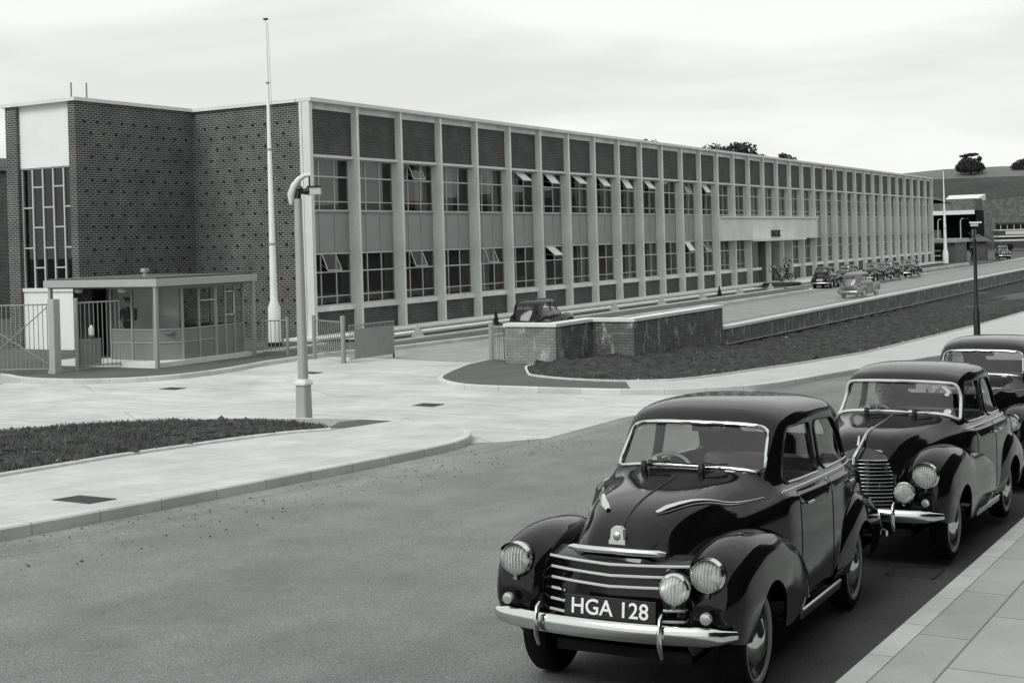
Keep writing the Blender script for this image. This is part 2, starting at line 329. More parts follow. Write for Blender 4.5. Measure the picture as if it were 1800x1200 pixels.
def concmat():
    m,nt,b=newmat('concrete_road'); L=nt.links
    tc=N(nt,'ShaderNodeTexCoord')
    n0=N(nt,'ShaderNodeTexNoise'); n0.inputs['Scale'].default_value=.5; n0.inputs['Detail'].default_value=8; n0.inputs['Roughness'].default_value=.65; L.new(tc.outputs['Object'],n0.inputs['Vector'])
    mp=N(nt,'ShaderNodeMapping'); mp.inputs['Scale'].default_value=(2.6,.35,1); mp.inputs['Rotation'].default_value=(0,0,.95); L.new(tc.outputs['Object'],mp.inputs[0])
    n2=N(nt,'ShaderNodeTexNoise'); n2.inputs['Scale'].default_value=1.4; n2.inputs['Detail'].default_value=5; L.new(mp.outputs[0],n2.inputs['Vector'])
    n1=N(nt,'ShaderNodeTexNoise'); n1.inputs['Scale'].default_value=50; n1.inputs['Detail'].default_value=3; L.new(tc.outputs['Object'],n1.inputs['Vector'])
    br=N(nt,'ShaderNodeTexBrick'); mp2=N(nt,'ShaderNodeMapping'); mp2.inputs['Rotation'].default_value=(0,0,.62); L.new(tc.outputs['Object'],mp2.inputs[0]); L.new(mp2.outputs[0],br.inputs['Vector'])
    br.inputs['Scale'].default_value=1; br.inputs['Brick Width'].default_value=9; br.inputs['Row Height'].default_value=4.2; br.inputs['Mortar Size'].default_value=.014; br.inputs['Mortar Smooth'].default_value=.5
    br.inputs['Color1'].default_value=gcol(.52); br.inputs['Color2'].default_value=gcol(.56); br.inputs['Mortar'].default_value=gcol(.26)
    def rng(src,lo,hi):
        a=N(nt,'ShaderNodeMapRange'); a.inputs[1].default_value=.3; a.inputs[2].default_value=.7; a.inputs[3].default_value=lo; a.inputs[4].default_value=hi; L.new(src,a.inputs[0]); return a.outputs[0]
    def mul(a,b_):
        x=N(nt,'ShaderNodeMath',operation='MULTIPLY'); L.new(a,x.inputs[0]); L.new(b_,x.inputs[1]); return x.outputs[0]
    k=mul(mul(rng(n0.outputs[0],.70,1.12),rng(n1.outputs[0],.90,1.10)),rng(n2.outputs[0],.85,1.08))
    s1=N(nt,'ShaderNodeVectorMath',operation='SCALE'); L.new(br.outputs['Color'],s1.inputs[0]); L.new(k,s1.inputs['Scale'])
    L.new(s1.outputs[0],b.inputs['Base Color']); b.inputs['Roughness'].default_value=.85
    return m
M['concroad']=concmat()

# ---------------------------------------------------------------- camera, world, sun
cd=bpy.data.cameras.new('camera'); cam=bpy.data.objects.new('camera',cd); COL.objects.link(cam); SC.camera=cam
CAMX,CAMY,CAMZ=-36.59,-28.72,3.20
TH=1.0530
Rm=Matrix.Rotation(-TH,4,'Z')@Matrix.Rotation(PI/2-.0039,4,'X')@Matrix.Rotation(-.0284,4,'Z')
cam.matrix_world=Matrix.Translation((CAMX,CAMY,CAMZ))@Rm
cd.sensor_width=36; cd.lens=2335.6/1800*36; cd.shift_y=-164/1800; cd.clip_end=4000; cd.clip_start=.1

SUN_EL=46; SUN_AZ=R(172)   # compass of the veiled sun, in scene axes
sd=Vector((math.cos(SUN_AZ+0)*math.cos(R(SUN_EL)), math.sin(SUN_AZ)*math.cos(R(SUN_EL)), math.sin(R(SUN_EL))))
w=bpy.data.worlds.new('World'); SC.world=w; w.use_nodes=True
nt=w.node_tree; nt.nodes.clear(); L=nt.links
out=N(nt,'ShaderNodeOutputWorld'); bg=N(nt,'ShaderNodeBackground')
sky=N(nt,'ShaderNodeTexSky'); sky.sky_type='NISHITA'; sky.sun_disc=False; sky.sun_elevation=R(SUN_EL)
sky.sun_rotation=math.atan2(sd.x,sd.y); sky.dust_density=4
bw=N(nt,'ShaderNodeRGBToBW'); L.new(sky.outputs[0],bw.inputs[0])
tc=N(nt,'ShaderNodeTexCoord'); mp=N(nt,'ShaderNodeMapping'); mp.inputs['Scale'].default_value=(1,1,5.5); L.new(tc.outputs['Generated'],mp.inputs[0])
n1=N(nt,'ShaderNodeTexNoise'); n1.inputs['Scale'].default_value=2.6; n1.inputs['Detail'].default_value=7; n1.inputs['Roughness'].default_value=.5; n1.inputs['Distortion'].default_value=.4; L.new(mp.outputs[0],n1.inputs['Vector'])
mr=N(nt,'ShaderNodeMapRange'); mr.inputs[1].default_value=.30; mr.inputs[2].default_value=.58; mr.inputs[3].default_value=.69; mr.inputs[4].default_value=.86; mr.interpolation_type='SMOOTHSTEP'; L.new(n1.outputs[0],mr.inputs[0])
cl=N(nt,'ShaderNodeMath',operation='MULTIPLY'); cl.inputs[1].default_value=10.0; L.new(mr.outputs[0],cl.inputs[0])
mx=N(nt,'ShaderNodeMix'); mx.data_type='FLOAT'; mx.inputs[0].default_value=.9; L.new(bw.outputs[0],mx.inputs[2]); L.new(cl.outputs[0],mx.inputs[3])
vm=N(nt,'ShaderNodeVectorMath',operation='SCALE'); vm.inputs[0].default_value=(.985,1.0,.985); L.new(mx.outputs[0],vm.inputs['Scale'])
L.new(vm.outputs[0],bg.inputs[0]); bg.inputs[1].default_value=.10; L.new(bg.outputs[0],out.inputs[0])
sl=bpy.data.lights.new('sun','SUN'); so=bpy.data.objects.new('sun',sl); COL.objects.link(so)
sl.energy=1.5; sl.angle=R(26); sl.color=(1,.995,.985)
so.rotation_euler=sd.to_track_quat('Z','Y').to_euler()
so.location=(-40,-40,40)
SC.view_settings.view_transform='Standard'; SC.view_settings.look='None'; SC.view_settings.exposure=.30; SC.view_settings.gamma=1
SC.cycles.max_bounces=6; SC.cycles.transparent_max_bounces=16
SC.cycles.use_denoising=True
SC.cycles.caustics_reflective=False; SC.cycles.caustics_refractive=False

# ---------------------------------------------------------------- terrain
KX=[-60,-40,-30,-24,-19,-15,-10,0,20,60,100,170,260]
KZ=[1.9,1.12,.57,.25,.03,-.07,-.15,-.28,-.5,-.6,-.6,-.0,.0]
def g1(a):
    if a<=KX[0]: return KZ[0]
    for i in range(len(KX)-1):
        if a<=KX[i+1]:
            h=KX[i+1]-KX[i]; t=(a-KX[i])/h
            def m(j):
                if j<=0: return (KZ[1]-KZ[0])/(KX[1]-KX[0])
                if j>=len(KX)-1: return 0
                return (KZ[j+1]-KZ[j-1])/(KX[j+1]-KX[j-1])
            a0,a1=m(i)*h,m(i+1)*h
            return (2*t**3-3*t*t+1)*KZ[i]+(t**3-2*t*t+t)*a0+(-2*t**3+3*t*t)*KZ[i+1]+(t**3-t*t)*a1
    return KZ[-1]
def sms(a,b,v):
    t=min(1,max(0,(v-a)/(b-a))); return t*t*(3-2*t)
def G(a,n):
    g=g1(a)
    if g>0: return g
    return g*(1-.55*sms(-16.5,-13,n)-.30*sms(-9,-5.5,n))
def xcuts(x0,x1,fine=1.0):
    c=[]; x=math.ceil(x0)
    while x<x1:
        c.append(x); x+= 1 if x<4 else (4 if x<100 else 12)
    return c
def sheet(name, poly, dz, mt, skirt=.35, ystep=.75, bumpy=0, kind='structure', sub=None):
    bm=bmesh.new(); vs=[bm.verts.new((x,y,0)) for x,y in poly]; bm.faces.new(vs)
    xs=[p[0] for p in poly]; ys=[p[1] for p in poly]
    def cut(co,no):
        bmesh.ops.bisect_plane(bm, geom=list(bm.verts)+list(bm.edges)+list(bm.faces), plane_co=co, plane_no=no, dist=1e-4)
    for x in xcuts(min(xs),max(xs)): cut((x,0,0),(1,0,0))
    y=-17.25
    while y<-5:
        if min(ys)<y<max(ys): cut((0,y,0),(0,1,0))
        y+=ystep
    if sub:
        x=max(min(xs),sub[0])
        while x<min(max(xs),sub[1]): cut((x,0,0),(1,0,0)); x+=sub[2]
        y=min(ys)
        while y<max(ys): cut((0,y,0),(0,1,0)); y+=sub[2]
    bmesh.ops.triangulate(bm, faces=[f for f in bm.faces if len(f.verts)>4])
    for f in bm.faces:
        f.normal_update()
        if f.normal.z<0: f.normal_flip()
    bnd=[e for e in bm.edges if len(e.link_faces)==1]
    for v in bm.verts:
        v.co.z=G(v.co.x,v.co.y)+dz
    if bumpy:
        for v in bm.verts:
            if all(len(e.link_faces)==2 for e in v.link_edges): v.co.z+=bumpy(v.co.x,v.co.y)
    if skirt:
        r=bmesh.ops.extrude_edge_only(bm, edges=bnd)
        for v in [g for g in r['geom'] if isinstance(g,bmesh.types.BMVert)]: v.co.z-=skirt
    me=bpy.data.meshes.new(name); bm.to_mesh(me); bm.free()
    o=link(name,me,mt); tag(o,kind=kind); return o
def densify(pl, d=.5):
    o=[]
    for i in range(len(pl)-1):
        a,b=Vector(pl[i]),Vector(pl[i+1]); n=max(1,int((b-a).length/d))
        for k in range(n): o.append(tuple(a.lerp(b,k/n)))
    o.append(tuple(pl[-1])); return o
def curvy(pl, n=6):
    P=[Vector(p) for p in pl]; o=[]
    for i in range(len(P)-1):
        p0=P[max(i-1,0)];p1=P[i];p2=P[i+1];p3=P[min(i+2,len(P)-1)]
        if (p2-p1).length>4: o.append(tuple(p1)); continue
        for k in range(n):
            t=k/n; q=.5*((2*p1)+(p2-p0)*t+(2*p0-5*p1+4*p2-p3)*t*t+(3*p1-p0-3*p2+p3)*t**3) if (p1-p0).length<4 and (p3-p2).length<4 else p1.lerp(p2,t)
            o.append(tuple(q))
    o.append(tuple(P[-1])); return o
def kerb(name, pl, mt, w=.13, top=.124, side=1, h=.34, d=.5):
    pl=densify(pl,d); P=[Vector(p) for p in pl]; n=len(P); vs=[]; us=[]; s=0
    for i in range(n):
        t=(P[min(i+1,n-1)]-P[max(i-1,0)]).normalized(); nn=Vector((-t.y,t.x))*side
        if i: s+=(P[i]-P[i-1]).length
        a=P[i]; b=P[i]+nn*w
        z=G(a.x,a.y)+top; z2=G(b.x,b.y)+top
        e=.018
        pts=[(a.x,a.y,z-h),(a.x,a.y,z-e),(a.x+nn.x*e,a.y+nn.y*e,z),(b.x,b.y,z2),(b.x,b.y,z2-h)]
        vs+=pts; us+=[s]*5
    fs=[]
    for i in range(n-1):
        for k in range(4):
            f=(i*5+k,(i+1)*5+k,(i+1)*5+k+1,i*5+k+1); fs.append(f)
    me=bpy.data.meshes.new(name); me.from_pydata(vs,[],fs)
    uvl=me.uv_layers.new(name='UVMap')
    for lp in me.loops: uvl.data[lp.index].uv=(us[lp.vertex_index],.5+ (lp.vertex_index%5)*.1)
    o=link(name,me,mt); tag(o,kind='structure')
    bm=bmesh.new(); bm.from_mesh(me); bmesh.ops.recalc_face_normals(bm,faces=bm.faces); bm.to_mesh(me); bm.free()
    return o

# base ground reaching the horizon
gx=[-400,-200,-100]+list(range(-60,6,2))+list(range(8,102,6))+[120,140,170,200,260,340,420,600,900,1600,2600]
gy=[-1500,-700,-300,-120,-60,-36,-30,-27,-24,-21,-19,-18,-17,-16,-15,-14,-13,-12,-10,-8,-7,-6,-5,-3,0,6,14,30,60,120,260,600,1500]
bm=bmesh.new(); gr=[[bm.verts.new((x,y,G(x,y)-.13-(.25 if y<-30 else 0))) for y in gy] for x in gx]
for i in range(len(gx)-1):
    for j in range(len(gy)-1): bm.faces.new((gr[i][j],gr[i+1][j],gr[i+1][j+1],gr[i][j+1]))
me=bpy.data.meshes.new('ground'); bm.to_mesh(me); bm.free(); tag(link('ground',me,M['base']),kind='structure')

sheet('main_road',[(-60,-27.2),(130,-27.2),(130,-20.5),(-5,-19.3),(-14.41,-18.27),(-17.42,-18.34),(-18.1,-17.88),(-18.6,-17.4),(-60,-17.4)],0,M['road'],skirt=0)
sheet('side_road',[(-60,-17.4),(-18.6,-17.4),(-18.1,-17.88),(-17.42,-18.34),(-14.41,-18.27),(-5,-19.3),(-5,-3),(-16,0),(-16,30),(-60,30)],0,M['concroad'],skirt=0)
sheet('factory_drive',[(-5,-13.9),(100,-13.9),(150,-30),(210,-30),(210,-2),(98,-5.2),(-5,-4)],.002,M['drive'],skirt=0)
KL=[(-60,-18.15),(-28,-17.98),(-24.3,-17.88),(-21,-17.82),(-19.6,-17.77),(-18.9,-17.66),(-18.25,-17.42),(-17.75,-17.05),(-17.35,-16.5),(-17.1,-15.9),(-17.03,-15.14),(-17.1,-14.4),(-17.3,-13.7),(-17.5,-13.1),(-17.95,-11.84),(-18.6,-11.1),(-19.5,-10.4),(-20.91,-9.39),(-24,-7.6),(-32,-4),(-60,6)]
i1=10
KLc=curvy(KL); KLa=curvy(KL[:i1+1]); KLb=curvy(KL)[len(KLa)-1:]
def inset(pl,d):
    P=[Vector(p) for p in pl]; o=[]
    for i in range(len(P)):
        t=(P[min(i+1,len(P)-1)]-P[max(i-1,0)]).normalized(); o.append((P[i].x-t.y*d,P[i].y+t.x*d))
    return o
VL=[(-60,-14.9),(-25.3,-14.7),(-23.04,-14.42),(-20.7,-14.44),(-19.5,-14.6),(-18.8,-14.95)]
VB=[(-18.5,-14.6),(-18.25,-13.7),(-18.2,-12.8),(-18.4,-12.1),(-18.9,-11.45),(-19.53,-10.9),(-20.33,-10.4),(-21.24,-10.0),(-24,-8.6),(-32,-5),(-60,4.5)]
sheet('footpath_flagged',inset(KLa,.05)+VL[::-1],.12,M['flags'])
sheet('footpath_worn',inset(KLb,.05)+VB[::-1]+[VL[-1]],.12,M['asphalt_lt'])
sheet('asphalt_patch',[(-18.45,-14.68),(-17.65,-14.31),(-17.24,-14.5),(-17.2,-15.1),(-18.45,-14.92)],.124,M['asphalt'],skirt=0)
kerb('kerb_island',curvy(KL),M['kerb'],side=1)
rs=random.Random(3)
def lump(x,y,s=1):
    return (.045*math.sin(x*3.1+y*2.3)+.035*math.sin(x*7.3-y*5.1)+.03*rs.uniform(-1,1))*s
sheet('verge_left',VL+VB,.12,M['soil'],sub=(-30,-17,.16),bumpy=lambda x,y: .015+lump(x,y,.55))
kerb('verge_edging',[(p[0],p[1]-.05) for p in curvy(VL)],M['edging'],w=.06,top=.165,h=.2,side=1)
KR=[(-5.43,-9.97),(-6.8,-10.2),(-7.8,-10.53),(-9.18,-11.02),(-10.2,-11.55),(-10.88,-12.25),(-11.25,-12.9),(-11.35,-13.51),(-11.2,-14.3),(-11.03,-14.9),(-10.75,-15.8),(-10.5,-16.7),(-10.05,-17.7),(-9.4,-18.4),(-8.55,-18.97),(-7,-19.4),(-5.04,-19.75),(-.9,-20.6),(.7,-20.95),(5,-21.6),(12,-22),(130,-22.5)]
RV=[(-6.1,-12.1),(-7.2,-12.35),(-7.78,-12.66),(-8.44,-13.06),(-9.0,-13.45),(-9.25,-14),(-9.33,-14.61),(-9.2,-15.3),(-9.0,-15.9),(-8.6,-16.5),(-8.11,-16.91),(-7,-17.3),(-3.39,-18.11),(.72,-18.78),(13.42,-19.2),(24.13,-19.5),(130,-20)]
KRc=inset(curvy(KR),.05); kI=min(range(len(KRc)),key=lambda i:abs(KRc[i][0]+10.5)+abs(KRc[i][1]+16.7))
sheet('gate_footpath',KRc[:kI+1]+RV[:9][::-1]+[(-6.1,-11.0),(-5.4,-10.9)],.12,M['asphalt'])
sheet('footpath_pale',KRc[kI:]+RV[8:][::-1],.12,M['path_lt'])
kerb('kerb_gate',curvy(KR),M['kerb'],side=1)
def vdip(x,y): return -.26*sms(-2,5,x)*sms(-19.2,-16.5,y)
sheet('verge_right',RV+[(130,-13.6),(-3.7,-13.6),(-3.7,-12.4),(-5.9,-12.4)],.12,M['soil'],sub=(-10,26,.25),bumpy=lambda x,y: vdip(x,y)+.03+.12*math.exp(-((x+7)**2/3+(y+14.5)**2/2.5))+lump(x,y,1.2))
kerb('verge_edging',curvy(RV),M['edging'],w=.06,top=.165,h=.2,side=-1)
KG=[(-13.6,14),(-12.2,3.2),(-12.67,.7),(-13.1,-.4),(-13.29,-1.35),(-13.25,-2.3),(-13.0,-3.17),(-12.39,-4.05),(-11.28,-4.6),(-9.79,-4.67),(-7.94,-4.35),(-7.04,-4.3),(-5.21,-4.25),(-4.17,-4.4),(-2.78,-4.9),(-.35,-5.2),(1.94,-5.45),(8,-5.6),(38.6,-5.7),(40.2,-5.3),(41.0,-4.5),(41.4,-3.4),(98,-3.3)]
sheet('forecourt_footpath',inset(curvy(KG),.05)+[(98,.3),(-.3,.3),(-.3,5.6),(-5.8,5.6),(-5.8,14)],.12,M['asphalt'])
kerb('kerb_forecourt',curvy(KG),M['kerb'],side=1)
sheet('pavement_right',[(-60,-26.62),(60,-26.62),(60,-36),(-60,-36)],.12,M['flags_r'])
kerb('kerb_right',[(-60,-26.5),(60,-26.5)],M['kerb_r'],side=-1,w=.17,top=.126)
def strip(name,x0,x1,y0,y1,z0,z1,mt):
    mb=MB(); xs=[x0]+[x for x in range(math.ceil(x0)+1,int(x1),3)]+[x1]
    for a,b in zip(xs[:-1],xs[1:]):
        za,zb=G(a,y0),G(b,y0)
        mb.add([(a,y0,za+z0),(b,y0,zb+z0),(b,y1,zb+z0),(a,y1,za+z0),(a,y0,za+z1),(b,y0,zb+z1),(b,y1,zb+z1),(a,y1,za+z1)],[(4,5,6,7),(0,1,5,4),(2,3,7,6)])
    return tag(obj(name,mb,mt),kind='structure')
strip('lawn_strip',-1.2,39,-3.8,-2.62,0,.15,M['lawn'])
strip('edging_strip',-1.4,39,-3.93,-3.8,0,.18,M['conc_lt'])
strip('paving_strip',-1.2,39,-2.62,-2.0,0,.22,M['conc_lt'])
strip('planting_bed',-1.0,97,-2.0,-.95,0,.14,M['lawn'])
strip('edging_strip',-6.0,-2.2,-2.1,-1.95,0,.17,M['conc_lt'])

# unseen tall leafy screen, added to shade the kerb and the parked cars
mb=MB(); rh=random.Random(2)
for k in range(7500):
    x=rh.uniform(-46,14); z=rh.uniform(0,1)**.8*12; y=-34.2-rh.uniform(0,1.4)-abs(z-3)*.1
    a=Vector((rh.gauss(0,1),rh.gauss(0,1),rh.gauss(0,1))).normalized(); b=a.orthogonal().normalized(); c=a.cross(b); q=Vector((x,y,G(x,y)+z)); s1=rh.uniform(.3,.6)
    mb.add([q-b*s1,q+c*s1,q+b*s1,q-c*s1],[(0,1,2,3)])
mb.box(-46,14,-37,-35.8,-.5,12)
tag(obj('hedge',mb,M['leaf']),'unseen tall leafy screen added behind the near right pavement','hedge',kind='stuff')  # added unseen screen, there only to shade the kerb and parked cars
# ---------------------------------------------------------------- factory building
S=2.8; NB=35; XE=NB*S
bld=empty('factory_building',(0,0,0),0,'long two-storey brick factory block with tall pale concrete mullions between its windows','building')
def part(name,mb,mt,par=None,**k): return obj(name,mb,mt,par or bld,**k)
# wall: parapet panels, dado, gable, wing
mb=MB()
mb.box(.1,XE,.27,.55,6.45,8.2); mb.box(.1,XE,.36,.55,-.4,1.0)
part('wall',mb,M['brick2'])
mb=MB()
mb.box(-.0,.3,.45,5.43,-.4,8.3)            # gable facing the gate
mb.box(-5.54,0.0,5.43,5.7,-.4,8.3)         # wing side
mb.box(-5.54,-5.2,5.7,5.76,-.4,8.3)
mb.box(-5.54,-5.2,8.25,8.81,-.4,8.3)
mb.box(-5.2,0,8.6,8.81,-.4,8.3)
gw_=mb
mb=MB()
for k in range(19):
    z=.6+k*.39
    for i in range(10):
        y=.98+i*.56+(.28 if k%2 else 0)-.1
        if y<5.25: mb.box(-.035,.02,y,y+.085,z,z+.06)
        x=-5.2+i*.56+(.28 if k%2 else 0)
        if x<-.2: mb.box(x,x+.085,5.395,5.45,z,z+.06)
joined('gable_wall',[(gw_,M['brick']),(mb,M['stud'])],bld)
mb=MB(); mb.box(-.06,XE+.15,-.06,.60,8.30,8.44); part('coping',mb,M['conc_lt'],bevel=.012)
mb=MB(); mb.box(-.10,.6,.6,5.34,8.30,8.42); mb.box(-5.64,.0,5.34,5.9,8.30,8.42); mb.box(-5.64,-5.0,5.9,8.95,8.30,8.42); part('coping',mb,M['conc_lt'])
mb=MB(); mb.box(.1,XE,.20,.5,8.08,8.30); part('frieze',mb,M['conc'])
mb=MB(); mb.box(.1,XE,.16,.55,6.40,6.49); part('lintel',mb,M['conc_lt'])
mb=MB(); mb.box(.1,XE,.28,.56,.96,1.14); part('sill',mb,M['conc'])
mb=MB(); mb.box(.3,XE-.1,.55,14,8.16,8.24); mb.box(-5.4,.3,5.8,8.7,8.16,8.24); part('roof',mb,M['asphalt'])
mb=MB(); mb.box(.3,XE,13.8,14,-.4,8.2); mb.box(XE-.2,XE,.5,14,-.4,8.3); mb.box(0,.2,8.81,14,-.4,8.2); part('back_wall',mb,M['brick'])
mb=MB(); mb.box(-1.2,XE+.4,-.95,.5,-.3,.16); part('plinth',mb,M['conc_lt'])
# interior: floors, ceilings, spine wall
mb=MB(); mb.box(.35,XE-.3,.6,6.0,3.55,3.8); mb.box(.35,XE-.3,.6,6.0,0,.16); mb.box(.35,XE-.3,6,6.15,.16,8); mb.box(.35,XE-.3,.56,6,6.45,6.6)
for k in range(1,12): mb.box(k*S*3+.02,k*S*3+.1,.6,6,.16,6.4)
part('interior',mb,M['inter'])
# corner pier of pale cladding
mb=MB(); mb.box(-.05,.12,.02,.33,.0,8.30); mb.box(-.02,.12,.33,.36,0,8.3); mb.box(-.05,.12,.36,.47,.0,8.30)
part('corner_pier',mb,M['white2'])
# mullions
mm=MB()
P=[(-.12,0),(0,0),(0,.56),(-.12,.56)]
mm.add([(-.12,0,.16),(0,0,.16),(0,.56,.16),(-.12,.56,.16),(-.12,0,8.30),(0,0,8.30),(0,.56,8.30),(-.12,.56,8.30)],[(0,3,2,1),(4,5,6,7),(0,1,5,4),(1,2,6,5),(2,3,7,6),(3,0,4,7)])
me=mm.mesh('mullion')
for i in range(1,NB+1): link('mullion',me,M['conc'],bld,loc=(i*S,0,0))
# window meshes
W=S-.12; X0=.0
ANG={1:R(24),2:R(42),3:R(34),4:R(50)}
def frame_mesh(z0,z1,t1,t2,opening):
    m=MB(); y0,y1=.44,.49
    for x in (0,W/3,2*W/3,W-.05): m.box(x,x+.045,y0,y1,z0,z1)
    for z in (z0,t1,z1-.045):
        m.box(0,W,y0-.02,y1-.005,z,z+.05)
    m.box(0,W,y0+.005,y1-.01,t2,t2+.035)
    if opening:
        a=W/3+.05; b=2*W/3-.005; L_=z1-.05-t1-.05
        ang=ANG[opening]; dy=-math.sin(ang)*L_; dz=-math.cos(ang)*L_; zt=z1-.05
        for x in (a,b-.04):
            m.add([(x,y0-.03,zt),(x+.04,y0-.03,zt),(x+.04,y0-.03+dy,zt+dz),(x,y0-.03+dy,zt+dz),(x,y0,zt),(x+.04,y0,zt),(x+.04,y0+dy,zt+dz),(x,y0+dy,zt+dz)],
             [(0,1,2,3),(7,6,5,4),(0,4,5,1),(1,5,6,2),(2,6,7,3),(3,7,4,0)])
        m.box(a,b,y0-.03+dy,y0+dy,zt+dz-.03,zt+dz+.01)
        for x in (a+.01,b-.02): m.tube([(x,y0-.01+dy,zt+dz),(x,y0,t1+.3)],.008,4)
    return m.mesh('window')
def pane_mesh(z0,z1,t1,opening):
    m=MB()
    if opening:
        m.box(.02,W/3+.02,.46,.465,z0,z1); m.box(2*W/3+.02,W-.02,.46,.465,z0,z1); m.box(W/3+.02,2*W/3+.02,.46,.465,z0,t1)
        a=W/3+.07; b=2*W/3-.03; L_=z1-.05-t1-.05
        ang=ANG[opening]; dy=-math.sin(ang)*L_; dz=-math.cos(ang)*L_; zt=z1-.05; y0=.43
        m.add([(a,y0,zt),(b,y0,zt),(b,y0+dy,zt+dz),(a,y0+dy,zt+dz)],[(0,1,2,3)])
    else: m.box(.02,W-.02,.46,.465,z0,z1)
    return m.mesh('pane')
FU={k:frame_mesh(4.52,6.40,5.72,4.84,k) for k in range(5)}; PU={k:pane_mesh(4.52,6.40,5.72,k) for k in range(5)}
FL={k:frame_mesh(1.14,3.02,2.32,1.46,k) for k in range(5)}; PL={k:pane_mesh(1.14,3.02,2.32,k) for k in range(5)}
def vent_mesh(z1,t1,k):
    m=MB(); a=W/3+.07; b=2*W/3-.03; L_=z1-.05-t1-.05; dy=-math.sin(ANG[k])*L_; dz=-math.cos(ANG[k])*L_; zt=z1-.05; y0=.425
    m.add([(a,y0,zt),(b,y0,zt),(b,y0+dy,zt+dz),(a,y0+dy,zt+dz)],[(0,1,2,3)]); return m.mesh('vent_pane')
VU={k:vent_mesh(6.40,5.72,k) for k in (2,3,4)}; VL_={k:vent_mesh(3.02,2.32,k) for k in (2,3,4)}
openU={3:1,6:4,7:2,8:4,9:2,10:3,11:2,13:1,14:3}; openL={1:1,3:1,5:1,7:4,13:3,14:1}
cm={}
for nm,(a,b) in {'wide':(.05,.85),'half':(.05,.42),'right':(.62,.95),'mid':(.3,.62)}.items():
    m=MB(); n=14
    xs=[a*W+(b-a)*W*i/n for i in range(n+1)]
    vs=[];fs=[]
    for i,x in enumerate(xs):
        y=.62+(.03 if i%2 else 0); vs+=[(x,y,0),(x,y,1.86)]
    for i in range(n): fs.append((2*i,2*i+2,2*i+3,2*i+1))
    m.add(vs,fs); cm[nm]=m.mesh('curtain_reflection')
rc=random.Random(11)
for i in range(1,NB+1):
    x=(i-1)*S
    if True:
        o=openU.get(i,0); w_=link('window',FU[o],M['frame'],bld,loc=(x,0,0)); link('pane',PU[o],M['glass'],w_)
        if o>1: link('vent_pane',VU[o],M['vent'],w_)
        k='wide' if i in (1,2) else rc.choice(['right','right','right','right','mid',''])  # upper curtains laid out to imitate pale reflections in the glass
        if k: link('curtain_reflection',cm[k],M['curtain_reflection'],w_,loc=(0,0,4.53))
    if 17<=i<=19: continue
    o=openL.get(i,0); w_=link('window',FL[o],M['frame'],bld,loc=(x,0,0)); link('pane',PL[o],M['glass'],w_)
    if o>1: link('vent_pane',VL_[o],M['vent'],w_)
    k=rc.choice(['right','mid','half','',''])
    if k: link('curtain_reflection',cm[k],M['curtain_reflection'],w_,loc=(0,0,1.15))
sp=MB(); sp.box(0,W,.47,.5,3.06,4.50); sp.box(0,W,.44,.5,3.00,3.06); sp.box(0,W,.43,.5,4.47,4.53)
for x in (W/3,2*W/3): sp.box(x,x+.02,.455,.48,3.06,4.47)
spm=sp.mesh('spandrel')
for i in range(1,NB+1):
    if not 15<=i<=21: link('spandrel',spm,M['spandrel'],bld,loc=((i-1)*S,0,0))
# entrance fascia and porch
xa,xb=14*S,21*S
mb=MB(); mb.box(xa-.02,xb+.02,-.10,.5,2.95,4.30); mb.box(xa-.04,xb+.04,-.20,.5,4.34,4.46); mb.box(xa,xb,-.06,.5,4.30,4.34)
fas=part('entrance_fascia',mb,M['fascia'])
mb=MB(); mb.box(16*S-.1,19*S+.1,-.95,-.10,2.86,3.0); mb.box(16*S-.1,19*S+.1,-.1,2.4,2.86,2.95); part('porch_canopy',mb,M['conc_lt'])
mb=MB()
mb.box(16*S,16*S+.1,.5,2.4,.1,2.86); mb.box(19*S-.1,19*S,.5,2.4,.1,2.86); mb.box(16*S,19*S,2.35,2.45,.1,2.86); part('porch_recess',mb,M['inter'])
mb=MB()
for i in (17,18): mb=MB(); mb.box(i*S-.12,i*S,-.3,1.9,.16,2.86); part('porch_fin',mb,M['conc'])
mb=MB(); mb.box(18*S+1.3,18*S+2.2,1.2,1.9,.16,2.86); part('porch_pier',mb,M['conc'])
for i in (16,17,18):
    d=MB(); x=i*S+.25
    for xx in (x,x+1.1,x+2.2): d.box(xx,xx+.06,1.95,2.0,.16,2.86)
    for z in (.2,1.1,2.3,2.8): d.box(x,x+2.2,1.95,2.0,z,z+.06)
    dd=part('entrance_door',d,M['frame']); pn=MB(); pn.box(x,x+2.2,1.97,1.975,.2,2.8); part('pane',pn,M['glass'],dd)
mb=MB(); mb.box(16*S-.6,19*S+1,-2.3,-.95,-.3,.10); mb.box(16*S-1.0,19*S+1.6,-2.7,-.95,-.4,.02); part('entrance_step',mb,M['conc_lt'])
fc=bpy.data.curves.new('sign_letters','FONT'); fc.body='EMCIK'; fc.size=.62; fc.extrude=.04; fc.align_x='CENTER'; fc.offset=.012
fontmesh('sign_lettering',fc,M['black'],fas,(17.55*S+.1,-.15,3.12),(PI/2,0,0))
